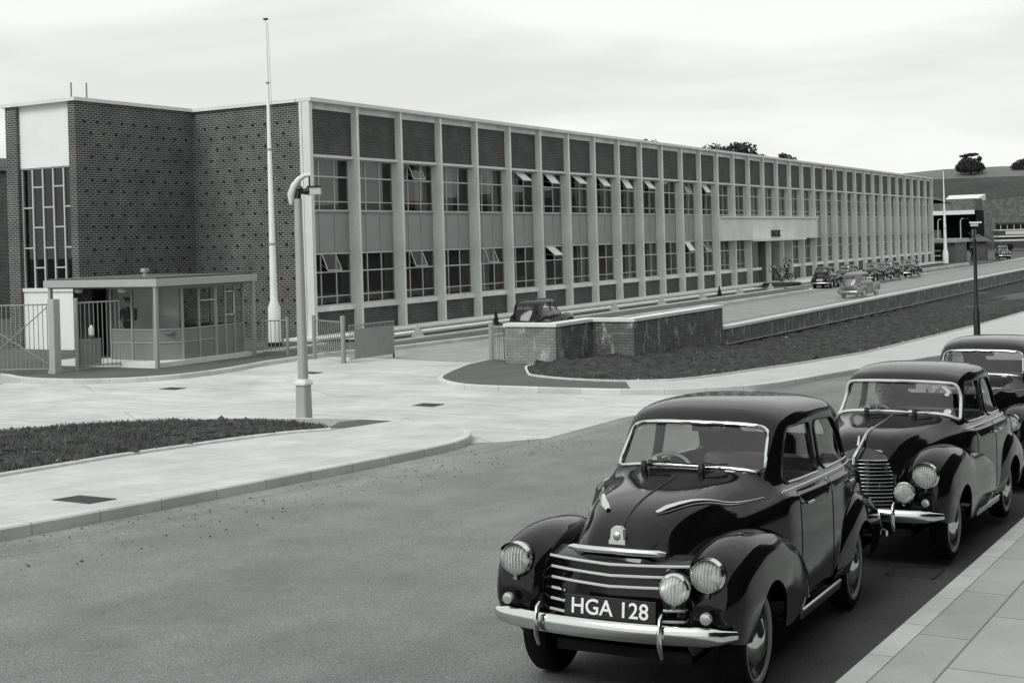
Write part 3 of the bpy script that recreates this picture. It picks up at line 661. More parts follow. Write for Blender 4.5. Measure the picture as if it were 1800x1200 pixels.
# wing front window and panels
xw=-5.54
mb=MB(); mb.box(xw+.12,xw+.3,5.7,8.25,6.19,8.3); part('rendered_panel',mb,M['white']); mb=MB(); mb.box(xw+.10,xw+.3,5.7,8.25,-.05,2.0); part('rendered_panel',mb,M['white'])
mb=MB(); mb.box(xw+.05,xw+.3,5.66,8.30,2.0,2.12); part('sill',mb,M['conc_lt'])
fr=MB(); ys=[5.72+ (8.23-5.72)*k/5 for k in range(6)]
for y in ys: fr.box(xw+.15,xw+.24,y-.03,y+.03,2.12,6.19)
zz=lambda t: 6.19-(6.19-2.12)*t
for k in range(5):
    c=4-k   # column 0 = furthest left in view
    for t in ((.33,.665) if c%2==0 else (.16,.495,.83)):
        fr.box(xw+.16,xw+.23,ys[k],ys[k+1],zz(t)-.022,zz(t)+.022)
fr.box(xw+.15,xw+.24,5.72,8.23,6.15,6.19)
fw=part('stair_window',fr,M['frame'])
pn=MB(); pn.box(xw+.195,xw+.2,5.72,8.23,2.12,6.19); part('pane',pn,M['glass'],fw)
mb=MB(); mb.box(xw+2.5,xw+2.6,5.8,8.5,0,8.1); mb.box(xw+.4,xw+2.5,5.8,8.5,3.4,3.6); mb.box(xw+.4,xw+2.5,5.72,5.8,0,8.1); part('stair_interior',mb,M['inter'])
for (x,y,h) in ((-3.7,7.6,.85),(-3.0,7.6,.9)):
    mb=MB(); mb.tube([(x,y,8.2),(x,y,8.4+h)],.03,6); part('roof_rod',mb,M['galv'])

# ---------------------------------------------------------------- gatehouse
gh=empty('gatehouse',(0,0,0),0,'small glazed gatehouse with a flat overhanging roof on thin posts beside the works gate','gatehouse')
zf=G(-9,-1)+.12
mb=MB(); mb.box(-10.45,-6.35,-2.85,1.5,2.30,2.50); part('roof',mb,M['canopy'],gh,bevel=.01)
mb=MB(); mb.box(-10.35,-6.45,-2.75,1.4,2.50,2.55); part('roof_felt',mb,M['asphalt'],gh)
mb=MB(); mb.box(-10.3,-6.4,-2.7,1.45,2.26,2.30); part('ceiling',mb,M['kiosk'],gh)
for (x,y) in ((-10.37,-2.74),(-6.5,-2.78),(-10.37,1.3)):
    mb=MB(); mb.box(x-.045,x+.045,y-.045,y+.045,zf-.2,2.3); part('post',mb,M['kioskframe'],gh)
mb=MB(); mb.prism([(-10.32,1.4),(-10.32,-2.6),(-9.4,-2.6),(-6.4,-2.6),(-6.4,1.4)],zf-.2,zf+.13); part('floor',mb,M['conc_lt'],gh)
# glazed walls: segments (x0,y0)->(x1,y1), each with lights
def wallseg(p,q,lights,zs=(.2,.62,.98,2.26),door=None,low=2):
    p=Vector(p);q=Vector(q);d=(q-p);L_=d.length;d.normalize();n_=Vector((d.y,-d.x))
    f=MB();g=MB();b=MB()
    z0=zf+zs[0]-.08
    def bx(m,a,b_,t0,t1,za,zb):
        c0=p+d*a+n_*t0;c1=p+d*b_+n_*t0;c2=p+d*b_+n_*t1;c3=p+d*a+n_*t1
        m.prism([tuple(c0),tuple(c1),tuple(c2),tuple(c3)],za,zb)
    for k in range(lights+1):
        a=L_*k/lights; bx(f,a-.028,a+.028,-.03,.035,z0,2.26)
    for z in ([zf+.98] if low==1 else [zf+.62,zf+.98]): bx(f,0,L_,-.02,.03,z-.02,z+.02)
    bx(f,0,L_,-.03,.03,2.20,2.26)
    bx(b,0,L_,-.012,.012,z0,zf+.98)
    bx(g,0,L_,-.003,.003,zf+1.0,2.2)
    a=part('window',f,M['kioskframe'],gh); part('pane',g,M['kioskglass'],a)
    part('panel',b,M['kiosk'],gh)
wallseg((-9.55,-.2),(-9.55,-1.85),2)
wallseg((-9.55,-1.85),(-9.05,-2.42),1)
wallseg((-9.05,-2.42),(-7.75,-2.42),2)
wallseg((-7.70,-2.423),(-6.55,-2.423),3,low=1)
wallseg((-6.55,-2.42),(-6.55,1.3),3)
f=MB(); f.box(-7.35,-6.95,-2.47,-2.45,zf+1.25,zf+1.28); f.box(-7.35,-6.95,-2.47,-2.45,zf+1.92,zf+1.95); f.box(-8.35,-7.78,-2.47,-2.45,zf+1.72,zf+1.75)
f.box(-6.98,-6.95,-2.47,-2.45,zf+1.25,zf+1.95)
part('casement',f,M['pale'],gh)
mb=MB(); mb.box(-9.5,-6.6,1.3,1.36,zf,2.26); mb.box(-9.55,-9.5,.55,1.3,zf,2.26); part('back_partition',mb,M['inter'],gh)
mb=MB(); mb.box(-8.3,-8.2,-1.5,1.3,zf,2.26); part('inner_partition',mb,M['white2'],gh)
mb=MB(); mb.box(-9.45,-8.95,-1.7,-.3,zf+.86,zf+.9); mb.box(-9.4,-6.8,-2.3,-1.95,zf+.86,zf+.9); part('counter',mb,M['kiosk'],gh)
mb=MB(); mb.lathe([(0,2.27),(.10,2.26),(.13,2.2),(.10,2.14),(0,2.12)],(-9.98,-1.1,0),n=14); part('globe_lamp',mb,M['pale'],gh,sm=40)
mb=MB(); mb.lathe([(0,2.27),(.10,2.26),(.13,2.2),(.10,2.14),(0,2.12)],(-9.98,.6,0),n=14); part('globe_lamp',mb,M['pale'],gh,sm=40)
mb=MB(); mb.tube([(-9.3,-1.3,2.5),(-9.3,-1.3,2.72)],.05,8); mb.box(-9.38,-9.22,-1.38,-1.22,2.68,2.78); part('roof_vent',mb,M['canopy'],gh)

# ---------------------------------------------------------------- railings, gates, wall
def railing(name,p,q,h,step,mt,label,cat,group=None,posts=(),zoff=.08,z0=None,r=.012,toprail=True,rows=None,extra=None):
    p=Vector(p);q=Vector(q)
    root=empty(name,(p.x,p.y,0),0,label,cat,group)
    d=q-p;L_=d.length;n=max(1,int(L_/step));zb=(z0 if z0 is not None else G(p.x,p.y)+.12)
    m=MB()
    for k in range(n+1):
        a=d*(k/n); m.tube([(a.x,a.y,zb+zoff),(a.x,a.y,zb+h)],r,5)
    o=obj('bar',m,mt,root)
    for z in (rows or (zoff+.04,h-.03)): m=MB(); m.tube([(0,0,zb+z),(d.x,d.y,zb+z)],r*1.6,6); obj('rail',m,mt,root)
    for (t,rad,hh) in posts:
        a=d*t; m=MB(); m.lathe([(rad,zb-.15),(rad,zb+hh-.05),(rad*.9,zb+hh),(0,zb+hh+.01)],(a.x,a.y,0),n=12); obj('post',m,mt,root,sm=40)
    if extra: extra(root,d,zb)
    return root
def xbrace(root,d,zb):
    m=MB(); a=d*.05; b=d*.95
    m.tube([(a.x-.02,a.y,zb+.25),(b.x-.02,b.y,zb+1.45)],.016,5); m.tube([(a.x-.02,a.y,zb+1.75),(b.x-.02,b.y,zb+.2)],.016,5); obj('brace',m,M['galv'],root)
railing('railing_fence',(-13.05,1.35),(-16.5,8.8),1.85,.125,M['galv'],'tall grey vertical-bar railing fence running out of view at the left edge','fence',zoff=.02)
railing('railing_gate',(-12.15,-.75),(-13.0,1.2),1.85,.125,M['galv'],'tall barred gate leaf with a crossed diagonal brace beside the gatehouse roof post','gate',extra=xbrace,posts=((1,.03,1.9),))
m=MB(); z=G(-12,-.8)+.1; m.box(-12.24,-12.02,-.93,-.71,z,z+1.98); m.box(-12.26,-12.0,-.95,-.69,z,z+.12)
tag(obj('gate_post',m,M['canopy'],bevel=.01),'thick square grey gate post in front of the left end of the gatehouse roof','gate post')
def g2panel(root,d,zb):
    m=MB(); a=d*.05; b=d*.55; m.add([(a.x,a.y+.02,zb+.12),(b.x,b.y+.02,zb+.12),(b.x,b.y+.02,zb+.85),(a.x,a.y+.02,zb+.85),(a.x+.01,a.y,zb+.12),(b.x+.01,b.y,zb+.12),(b.x+.01,b.y,zb+.85),(a.x+.01,a.y,zb+.85)],[(0,1,2,3),(7,6,5,4),(0,4,5,1),(1,5,6,2),(2,6,7,3),(3,7,4,0)]); obj('panel',m,M['kiosk'],root)
    m=MB(); m.lathe([(.03,zb+.9),(.075,zb+.95),(.075,zb+1.12),(.03,zb+1.2),(.0,zb+1.22)],(d.x*.32,d.y*.32-.03,0),n=10); obj('bottle_shape',m,M['pale'],root,sm=40)  # small white bottle-shaped object on the gate
    m=MB(); m.tube([(d.x*.98,d.y*.98,zb+1.3),(d.x*1.0+.55,d.y-.4,zb+.1)],.012,5); obj('brace',m,M['galv'],root)
railing('wicket_gate',(-11.5,-.95),(-10.35,-1.35),1.85,.115,M['galv'],'tall narrow barred wicket gate standing open before the gatehouse doorway','gate',posts=((0,.055,1.95),),extra=g2panel)
railing('low_railing',(-6.3,-2.95),(-5.85,-3.5),1.05,.11,M['galv'],'short low railing around the foot of the near white flagpole','railing',posts=((1,.045,1.12),))
railing('low_railing',(-5.73,-4.4),(-6.6,-6.1),1.05,.13,M['galv'],'low barred side railing between two round posts left of the blank panel','railing',posts=((0,.055,1.16),(1,.07,1.2)))
m=MB(); z=G(-5.1,-3.3)+.1
def gatepanel(root,d,zb):
    a=d*.12; b=d*.98; m=MB()
    t=Vector((d.y,-d.x)).normalized()*.015
    m.add([(a.x,a.y,zb+.12),(b.x,b.y,zb+.12),(b.x,b.y,zb+.93),(a.x,a.y,zb+.93),(a.x+t.x,a.y+t.y,zb+.12),(b.x+t.x,b.y+t.y,zb+.12),(b.x+t.x,b.y+t.y,zb+.93),(a.x+t.x,a.y+t.y,zb+.93)],[(0,1,2,3),(7,6,5,4),(0,4,5,1),(1,5,6,2),(2,6,7,3),(3,7,4,0)])
    obj('panel',m,M['panelgrey'],root)
    m=MB(); m.tube([(b.x,b.y,zb+.1),(b.x,b.y,zb-.03)],.03,8); obj('castor',m,M['black'],root)
railing('vehicle_gate',(-6.58,-6.3),(-4.5,-6.38),1.08,.075,M['galv'],'low open vehicle gate leaf covered by a blank grey rectangular panel','gate',extra=gatepanel,z0=G(-6,-6.3)+.0,r=.009)
railing('vehicle_gate',(-5.35,-10.2),(-5.95,-11.05),1.02,.13,M['galv'],'low open vehicle gate leaf folded against the pale end of the brick boundary wall','gate',posts=((0,.075,1.1),),z0=G(-5.5,-10.2)+.05,r=.014)
railing('vehicle_gate',(-5.2,-10.35),(-2.2,-10.6),1.0,.12,M['raildark'],'dark low gate leaf standing open behind the boundary wall near the parked car','gate',z0=G(-4,-10.5)+.0,r=.010)

bw_=empty('boundary_wall',(0,0,0),0,'stepped brick boundary wall with pale coping, white lime streaks and a low stretch topped by bars','wall')
ZT=.985; ZL=.30
mb=MB(); mb.box(-6.05,-5.72,-12.55,-11.05,-.9,ZT-.0); part('end_pier',mb,M['brickpale'],bw_)
mb=MB(); mb.box(-5.72,-3.9,-12.55,-12.22,-.9,ZT); mb.box(-3.9,-3.57,-13.8,-12.22,-.9,ZT); mb.box(-3.57,2.8,-13.8,-13.47,-1,ZT)
for x in range(0,40): pass
mb.box(2.8,97,-13.8,-13.5,-1.4,ZL); part('wall',mb,M['brickwall'],bw_)
mb=MB(); e=.045; h=.085
mb.prism([(-6.05-e,-11.05+e),(-6.05-e,-12.55-e),(-3.9-e,-12.55-e),(-3.9-e,-13.8-e),(2.8+e,-13.8-e),(2.8+e,-13.47+e),(-3.57+e,-13.47+e),(-3.57+e,-12.22+e),(-5.72+e,-12.22+e),(-5.72+e,-11.05+e)],ZT,ZT+h)
mb.box(2.8+e,97,-13.8-e,-13.5+e,ZL,ZL+h); part('coping',mb,M['conc_lt'],bw_)
m=MB(); x=2.95
while x<92: m.tube([(x,-13.65,ZL+h),(x,-13.65,ZT+.05)],.005,4); x+=.11
part('bar',m,M['canopy'],bw_)
m=MB(); m.tube([(2.9,-13.65,ZT+.05),(92,-13.65,ZT+.05)],.014,6); m.tube([(2.9,-13.65,ZL+h+.08),(92,-13.65,ZL+h+.08)],.012,6)
part('rail',m,M['galv'],bw_)

# ---------------------------------------------------------------- poles and lamps
def flagpole(loc,zg,h,rb,label,bands):
    root=empty('flagpole',(loc[0],loc[1],0),0,label,'flagpole','white flagpoles in the works forecourt')
    m=MB(); prof=[(rb*1.05,zg+.15),(rb,zg+1.25),(rb*.62,zg+1.5),(rb*.58,zg+2.0)]
    for k in range(1,11):
        t=k/10; prof.append((rb*.58*(1-t)+.022*t, zg+2+(h-2)*t))
    m.lathe(prof,n=14); obj('pole',m,M['polewhite'],root,sm=40)
    m=MB(); m.lathe([(.05,zg+h),(.09,zg+h+.02),(.09,zg+h+.05),(0,zg+h+.06)],n=10); obj('cap',m,M['black'],root)
    m=MB(); m.lathe([(rb*1.15,zg-.1),(rb*1.15,zg+.15)],n=14); obj('foot',m,M['black'],root)
    for zb in bands:
        t=(zb-2)/(h-2); r_=rb*.58*(1-t)+.022*t+.02
        m=MB(); m.lathe([(r_,zg+zb),(r_,zg+zb+.05)],n=12); obj('band',m,M['galv'],root)
    m=MB(); m.tube([(.06,-.03,zg+h-.1),(rb*.9,-rb*.5,zg+3.2),(rb,-.12,zg+1.2)],.008,4); obj('halyard',m,M['galv'],root)
    return root
flagpole((-3.1,-.73),G(-3.1,-.73)+.1,10.55,.20,'tall tapering white flagpole with a thick foot beside the gatehouse',(8.5,6.35,3.3))
flagpole((94.9,-1.7),G(95,-1.7),9.1,.26,'white flagpole at the far end of the long factory facade',(5.9,3.5))
# concrete street lamp
lx,ly=-17.33,-13.26; zg=G(lx,ly)+.12
root=empty('street_lamp',(lx,ly,0),0,'square concrete lamp post with a curved head on the near kerb corner','street lamp')
m=MB()
def sq(m,rows):
    vs=[];fs=[]
    for (z,a,c) in rows:
        vs+=[(-a+c,-a,z),(-c+a,-a,z),(a,-a+c,z),(a,a-c,z),(a-c,a,z),(-a+c,a,z),(-a,a-c,z),(-a,-a+c,z)]
    n=len(rows)
    for i in range(n-1):
        for k in range(8): fs.append((i*8+k,i*8+(k+1)%8,(i+1)*8+(k+1)%8,(i+1)*8+k))
    fs.append(tuple(range(8))[::-1]); fs.append(tuple(range((n-1)*8,n*8))); m.add(vs,fs)
sq(m,[(zg-.3,.118,.02),(zg+.60,.108,.02)]); obj('base',m,M['postconc'],root)
m=MB(); sq(m,[(zg+.60,.135,.02),(zg+.63,.135,.02),(zg+.70,.10,.03),(zg+.705,.082,.03)]); obj('collar',m,M['conc_lt'],root)
m=MB(); sq(m,[(zg+.70,.080,.028),(4.12,.060,.02)]); obj('column',m,M['postconc'],root)
# head: a curved horn of concrete reaching towards the forecourt side
hd=Vector((math.sin(TH),-math.cos(TH)*0+.0,0)); hd=Vector((.495,-.869,0))   # to the right as seen from the road
cp=[(-.13,4.02),(-.12,4.2),(-.06,4.36),(.03,4.48),(.14,4.54),(.24,4.545)]
m=MB(); m.tube([(hd.x*a,hd.y*a,z) for a,z in cp],[.035,.075,.07,.055,.04,.028],10); obj('bracket',m,M['conc_lt'],root,sm=40)
m=MB(); m.tube([(hd.x*.0,hd.y*.0,4.05),(0,0,4.3)],.06,8); obj('neck',m,M['postblack'],root)
m=MB(); m.tube([(hd.x*.04,hd.y*.04,4.27),(hd.x*.10,hd.y*.10,4.25),(hd.x*.15,hd.y*.15,4.25),(hd.x*.22,hd.y*.22,4.26)],[.09,.05,.065,.085],10); m.tube([(hd.x*.22,hd.y*.22,4.54),(hd.x*.22,hd.y*.22,4.33)],.018,6); m.obox((hd.x*.31,hd.y*.31,4.335),(hd.x*.13,hd.y*.13,0),(hd.y*-.09,hd.x*.09,0),(0,0,.012)); obj('lamp_housing',m,M['postblack'],root,sm=40)
m=MB(); m.obox((hd.x*.32,hd.y*.32,4.255),(hd.x*.105,hd.y*.105,0),(hd.y*-.07,hd.x*.07,0),(0,0,.068)); obj('lantern_glass',m,M['pale'],root,bevel=.01)
# black post by the far pavement
px_,py_=6.0,-20.85; zg=G(px_,py_)+.1
root=empty('street_lamp',(px_,py_,0),0,'slim black lamp standard with a flat white head at the right edge','street lamp')
m=MB(); m.lathe([(.10,zg-.1),(.10,zg+.95),(.062,zg+1.05),(.05,2.9)],n=12); obj('column',m,M['postblack'],root,sm=40)
m=MB(); m.tube([(0,0,2.85),(0,0,3.28)],.02,8); m.tube([(hd.x*-.2,hd.y*-.2,3.12),(0,0,2.95)],.012,6); m.tube([(hd.x*-.1,hd.y*-.1,2.97),(hd.x*.25,hd.y*.25,3.0)],.012,6); obj('arm',m,M['postblack'],root)
m=MB(); m.obox((hd.x*.04,hd.y*.04,3.42),(hd.x*.17,hd.y*.17,0),(-hd.y*.08,hd.x*.08,0),(0,0,.025)); obj('lamp_hood',m,M['white'],root,bevel=.01)
m=MB(); m.obox((hd.x*.0,hd.y*.0,3.35),(hd.x*.10,hd.y*.10,0),(-hd.y*.06,hd.x*.06,0),(0,0,.045)); obj('lantern_glass',m,M['pale'],root)
# gratings
def grating(x,y,lx_,ly_,dz,label,rot=0,mt='iron'):
    z=G(x,y)+dz; m=MB(); sl=(G(x+.3,y)-G(x-.3,y))/.6
    def zz(a): return z+sl*a
    t=.025
    def b(a0,a1,b0,b1): m.add([(a0,b0,zz(a0)-.03),(a1,b0,zz(a1)-.03),(a1,b1,zz(a1)-.03),(a0,b1,zz(a0)-.03),(a0,b0,zz(a0)+.006),(a1,b0,zz(a1)+.006),(a1,b1,zz(a1)+.006),(a0,b1,zz(a0)+.006)],[(0,3,2,1),(4,5,6,7),(0,1,5,4),(1,2,6,5),(2,3,7,6),(3,0,4,7)])
    X,Y=lx_/2,ly_/2
    b(-X,X,-Y,-Y+t);b(-X,X,Y-t,Y);b(-X,-X+t,-Y,Y);b(X-t,X,-Y,Y)
    n=int(lx_/.035)
    for k in range(1,n): a=-X+lx_*k/n; b(a-.008,a+.008,-Y,Y)
    m.add([(-X,-Y,zz(-X)+.0015),(X,-Y,zz(X)+.0015),(X,Y,zz(X)+.0015),(-X,Y,zz(-X)+.0015)],[(0,1,2,3)])
    me=m.mesh('drain_grating')
    for v in me.vertices: v.co.z-=z
    o=link('drain_grating',me,M[mt]); o.location=(x,y,z); tag(o,label,'drain cover')
grating(-26.14,-17.2,.40,.58,.122,'dark iron grating set in the near flagged pavement at the left')
grating(-25.15,-26.05,.42,.40,.003,'small gully grating in the gutter beside the right kerb, between the first two cars')
grating(-14.0,-13.78,.45,.5,.003,'dark rectangular cover in the pale concrete road between the lamp post and the wall')
grating(-13.3,-6.1,.4,.5,.003,'small dark gully cover in the pale road below the gatehouse kerb, left one')
grating(-9.1,-6.9,.4,.5,.003,'small dark gully cover in the pale road just right of the lamp post')
# pyramids and little conifers in the lawn strip
for k,(x,lab) in enumerate([(1.2,'small grey pyramid marker nearest the gate on the narrow lawn'),(16.9,'small grey pyramid marker on the lawn past the dark parked car'),(22.2,'small grey pyramid marker above the stepped end of the high wall'),(27.5,'small grey pyramid marker just left of the farther little conifer'),(32.95,'small grey pyramid marker just right of the farther little conifer'),(38.2,'small grey pyramid marker beside the entrance planter')]):
    z=G(x,-3.4)+.15; y=-3.4
    m=MB(); s_=.22
    m.add([(-s_,-s_,0),(s_,-s_,0),(s_,s_,0),(-s_,s_,0),(0,0,.40)],[(3,2,1,0),(0,1,4),(1,2,4),(2,3,4),(3,0,4)])
    o=obj('pyramid_marker',m,M['panelgrey']); o.location=(x,y,z); o.rotation_euler=(0,0,.5); tag(o,lab,'marker','pyramid markers along the lawn')
def leafball(m,c,rx,rz,n,s,rng,shell=.4):
    for _ in range(n):
        while True:
            p=Vector((rng.uniform(-1,1),rng.uniform(-1,1),rng.uniform(-1,1)))
            if shell<p.length<1: break
        q=Vector((c[0]+p.x*rx,c[1]+p.y*rx,c[2]+p.z*rz))
        a=Vector((rng.gauss(0,1),rng.gauss(0,1),rng.gauss(0,1))).normalized(); b=a.orthogonal().normalized(); cc=a.cross(b)
        s1=s*rng.uniform(.6,1.3)
        m.add([q-b*s1,q+cc*s1*.6,q+b*s1,q-cc*s1*.6],[(0,1,2,3)])
rt=random.Random(5)
for (x,y,lab) in ((7.0,-3.1,'tiny dark conifer just above the gate end of the boundary wall'),(29.9,-3.4,'tiny dark conifer standing among the pyramid markers on the lawn')):
    r=empty('small_conifer',(x,y,G(x,y)+.12),0,lab,'shrub','little conifers in the lawn')
    m=MB(); m.tube([(0,0,0),(0,0,.2)],.03,6); obj('trunk',m,M['bark'],r)
    m=MB()
    for k in range(9):
        t=k/8; leafball(m,(0,0,.08+t*.42),.14*(1-t)+.02,.06,60,.035,rt,0)
    obj('foliage',m,M['leaf'],r)
r=empty('planter_bush',(44.3,-2.1,G(44,-2.4)+.1),0,'leafy dark shrub in a low round planter before the main entrance','shrub')
m=MB(); m.lathe([(1.0,-.2),(1.2,.22),(1.1,.22),(1.0,.18),(0,.18)],n=20); obj('planter_bowl',m,M['asphalt'],r,sm=30)
m=MB()
for k in range(9): leafball(m,(rt.uniform(-.7,.7),rt.uniform(-.7,.7),rt.uniform(.5,1.6)),.32,.30,34,.07,rt,0)
obj('foliage',m,M['leaf'],r)
m=MB()
for k in range(5): m.tube([(0,0,.3),(rt.uniform(-.7,.7),rt.uniform(-.7,.7),1.2)],.025,5)
obj('stem',m,M['bark'],r)
# ---------------------------------------------------------------- cars
def cr(p0,p1,p2,p3,t): return .5*((2*p1)+(p2-p0)*t+(2*p0-5*p1+4*p2-p3)*t*t+(p3-p0+3*(p1-p2))*t**3)
def crs(P,n):
    o=[]
    for i in range(len(P)-1):
        for k in range(n): o.append(cr(P[max(i-1,0)],P[i],P[i+1],P[min(i+2,len(P)-1)],k/n))
    o.append(P[-1]); return o
def gridsurf(sections,nu,nv):
    rows=[crs([Vector(p) for p in s],nv) for s in sections]
    cols=list(zip(*rows)); cols=[crs(list(c),nu) for c in cols]
    return list(zip(*cols))    # [u][v]
def grid_mb(g,mb=None):
    mb=mb or MB(); nu,nv=len(g),len(g[0]); vs=[p for r in g for p in r]
    mb.add(vs,[(i*nv+j,i*nv+j+1,(i+1)*nv+j+1,(i+1)*nv+j) for i in range(nu-1) for j in range(nv-1)]); return mb
def apply_mods(o):
    bpy.context.view_layer.update()
    dg=bpy.context.evaluated_depsgraph_get(); me=bpy.data.meshes.new_from_object(o.evaluated_get(dg))
    old=o.data; o.modifiers.clear(); o.data=me; return o
def rpoly(P,r,n=5):
    P=[Vector(p) for p in P]; m=len(P); o=[]
    rr=r if isinstance(r,(list,tuple)) else [r]*m
    for i in range(m):
        a,b,c=P[i-1],P[i],P[(i+1)%m]; u=(a-b); v=(c-b); q=min(rr[i],u.length*.48,v.length*.48)
        s=b+u.normalized()*q; e=b+v.normalized()*q
        for k in range(n+1):
            t=k/n; o.append((s*(1-t)**2+b*2*t*(1-t)+e*t*t))
    return o
def dens(P,d=.03):
    o=[]
    for i in range(len(P)):
        a,b=P[i],P[(i+1)%len(P)]; n=max(1,int((b-a).length/d))
        for k in range(n): o.append(a.lerp(b,k/n))
    return o
class Proj:
    def __init__(s,bvh,Mf,d): s.bvh=bvh; s.M=Mf; s.d=Vector(d).normalized()
    def at(s,p,off=0):
        o=Vector(s.M(p[0],p[1])); h=s.bvh.ray_cast(o-s.d*1.2,s.d)
        q=h[0] if h[0] is not None else o
        return q-s.d*off
    def line(s,P,off=0): return [s.at(p,off) for p in P]
    def patch(s,P,off,rings=5,thick=None):
        c=Vector((0,0)); 
        for p in P: c+=Vector(p)
        c/=len(P); mb=MB(); n=len(P); vs=[]
        for r in range(rings): 
            t=1-r/rings
            vs+=[s.at(c+(Vector(p)-c)*t,off) for p in P]
        vs.append(s.at(c,off)); fs=[]
        for r in range(rings-1):
            for k in range(n): l=(k+1)%n; fs.append((r*n+k,r*n+l,(r+1)*n+l,(r+1)*n+k))
        for k in range(n): fs.append(((rings-1)*n+k,(rings-1)*n+(k+1)%n,rings*n))
        if thick:
            b=len(vs); vs+=[v+s.d*thick for v in vs[:n]]
            for k in range(n): l=(k+1)%n; fs.append((k,l,b+l,b+k))
        mb.add(vs,fs); return mb
    def cutter(s,P,mb,depth=.22,out=.5):
        n=len(P); vs=[]; hs=[s.at(p) for p in P]
        c=sum(((Vector(h)-hs[0]).dot(s.d) for h in hs))/n; base=hs[0].dot(s.d)+c
        for sg in (-out,depth):
            for p in P:
                o=Vector(s.M(p[0],p[1])); o=o+s.d*(base-o.dot(s.d)+sg); vs.append(o)
        fs=[tuple(range(n)),tuple(range(n,2*n))[::-1]]+[(k,(k+1)%n,n+(k+1)%n,n+k) for k in range(n)]
        mb.add(vs,fs)
def wheel(par,x,y,z,side,rimscale=1.0,rad=.325):
    w=empty('wheel',(x,y,z)); w.parent=par
    m=MB(); k=side*.01
    prof=[(rad-.10,-.06),(rad-.06,-.078),(rad-.02,-.074),(rad,-.05),(rad,.05),(rad-.02,.074),(rad-.06,.078),(rad-.10,.06)]
    m.lathe(prof,ax='y',n=36,close=True); obj('tyre',m,M['rubber'],w,sm=40)
    m=MB(); m.lathe([(rad-.095,side*.055),(rad-.11,side*.068),(rad-.125,side*.062),(rad-.15,side*.035),(.13,side*.03),(.125,side*.045),(0,side*.045)],ax='y',n=36,cap=False); obj('rim',m,M['disc'],w,sm=40)
    m=MB(); m.lathe([(.158,side*.040),(.15,side*.066),(.11,side*.088),(.06,side*.098),(.055,side*.104),(0,side*.108)],ax='y',n=28); obj('hubcap',m,M['chrome'],w,sm=50)
    m=MB(); m.lathe([(rad-.10,side*.060),(rad-.092,side*.074),(rad-.075,side*.080),(rad-.066,side*.077)],ax='y',n=36,cap=False); obj('trim_ring',m,M['wheelrim'],w,sm=50)
    return w
def headlight(par,x,y,z,r,name='headlight',peak=True):
    h=empty(name,(x,y,z)); h.parent=par
    m=MB(); m.lathe([(r*.8,-.13),(r*1.03,-.06),(r*1.05,-.02),(r*1.04,0)],ax='x',n=28,cap=False); obj('housing',m,M['paint'] ,h,sm=50)
    m=MB(); m.lathe([(r*1.05,-.03),(r*1.13,-.012),(r*1.12,.012),(r*1.0,.024),(r*.93,.012)],ax='x',n=32,cap=False); obj('rim',m,M['chrome'],h,sm=50)
    if peak:
        m=MB(); g=[]
        for i in range(13):
            a=R(25+130*i/12); g.append((-.01,math.cos(a)*r*1.14,math.sin(a)*r*1.14)); 
        n=len(g); k=[(.035+.02*math.sin(PI*i/12),p[1]*.99,p[2]*1.0) for i,p in enumerate(g)]
        m.add(g+k,[(i,i+1,n+i+1,n+i) for i in range(n-1)]); obj('peak',m,M['chrome'],h,sm=60)
    m=MB(); m.lathe([(r*.96,.008),(r*.8,.028),(r*.5,.042),(0,.05)],ax='x',n=28)
    obj('lens',m,M['lensglass'],h,sm=60)
    m=MB(); m.lathe([(r*.97,.004),(r*.86,-.03),(r*.66,-.062),(r*.36,-.088),(0,-.098)],ax='x',n=28,cap=False); obj('reflector',m,M['reflector'],h,sm=60)
    m=MB(); m.lathe([(0,-.095),(.012,-.09),(.014,-.06),(.0,-.05)],ax='x',n=10); obj('bulb',m,M['letters'],h,sm=60)
    m=MB(); m.tube([(.0,0,-r*1.12),(.02,0,-r*1.2)],.014,6); obj('clip',m,M['chrome'],h)
    return h
def section(st):
    x,zb,ys,zs,yr,zr,zt=st; g_=sms(-.62,-.95,x) if False else max(0,min(1,(-.62-x)/.33))
    return [(x,ys*.90,zb),(x,ys*.985,zb+.10),(x,ys,(zb+zs)/2),(x,ys*.985,zs-.05),(x,ys*(.955-.025*g_),zs+.02),(x,yr+(ys-yr)*(.62*(1-g_)+.36*g_),zs+(zr-zs)*(.40*(1-g_)+.25*g_)),(x,yr+(ys-yr)*(.25*(1-g_)+.15*g_),zs+(zr-zs)*(.78*(1-g_)+.68*g_)),(x,yr,zr),(x,yr*.80,zt-(zt-zr)*.34),(x,yr*.46,zt-(zt-zr)*.06),(x,0,zt)]
def fender_sec(st,s):
    x,yi,yo,zt,zm,zb=st; yc=(yi+yo)/2; a=(yo-yi)/2; P=[(x,s*yi,zm-.22),(x,s*yi,zm-.05)]
    for k in range(7):
        th=PI*(1-k/6); P.append((x,s*(yc+a*math.copysign(abs(math.cos(th))**.75,math.cos(th))),zm+(zt-zm)*abs(math.sin(th))**.85))
    P+=[(x,s*yo,zm-.06),(x,s*(yo-.01),(zm+zb)/2),(x,s*(yo-.03),zb)]
    return P
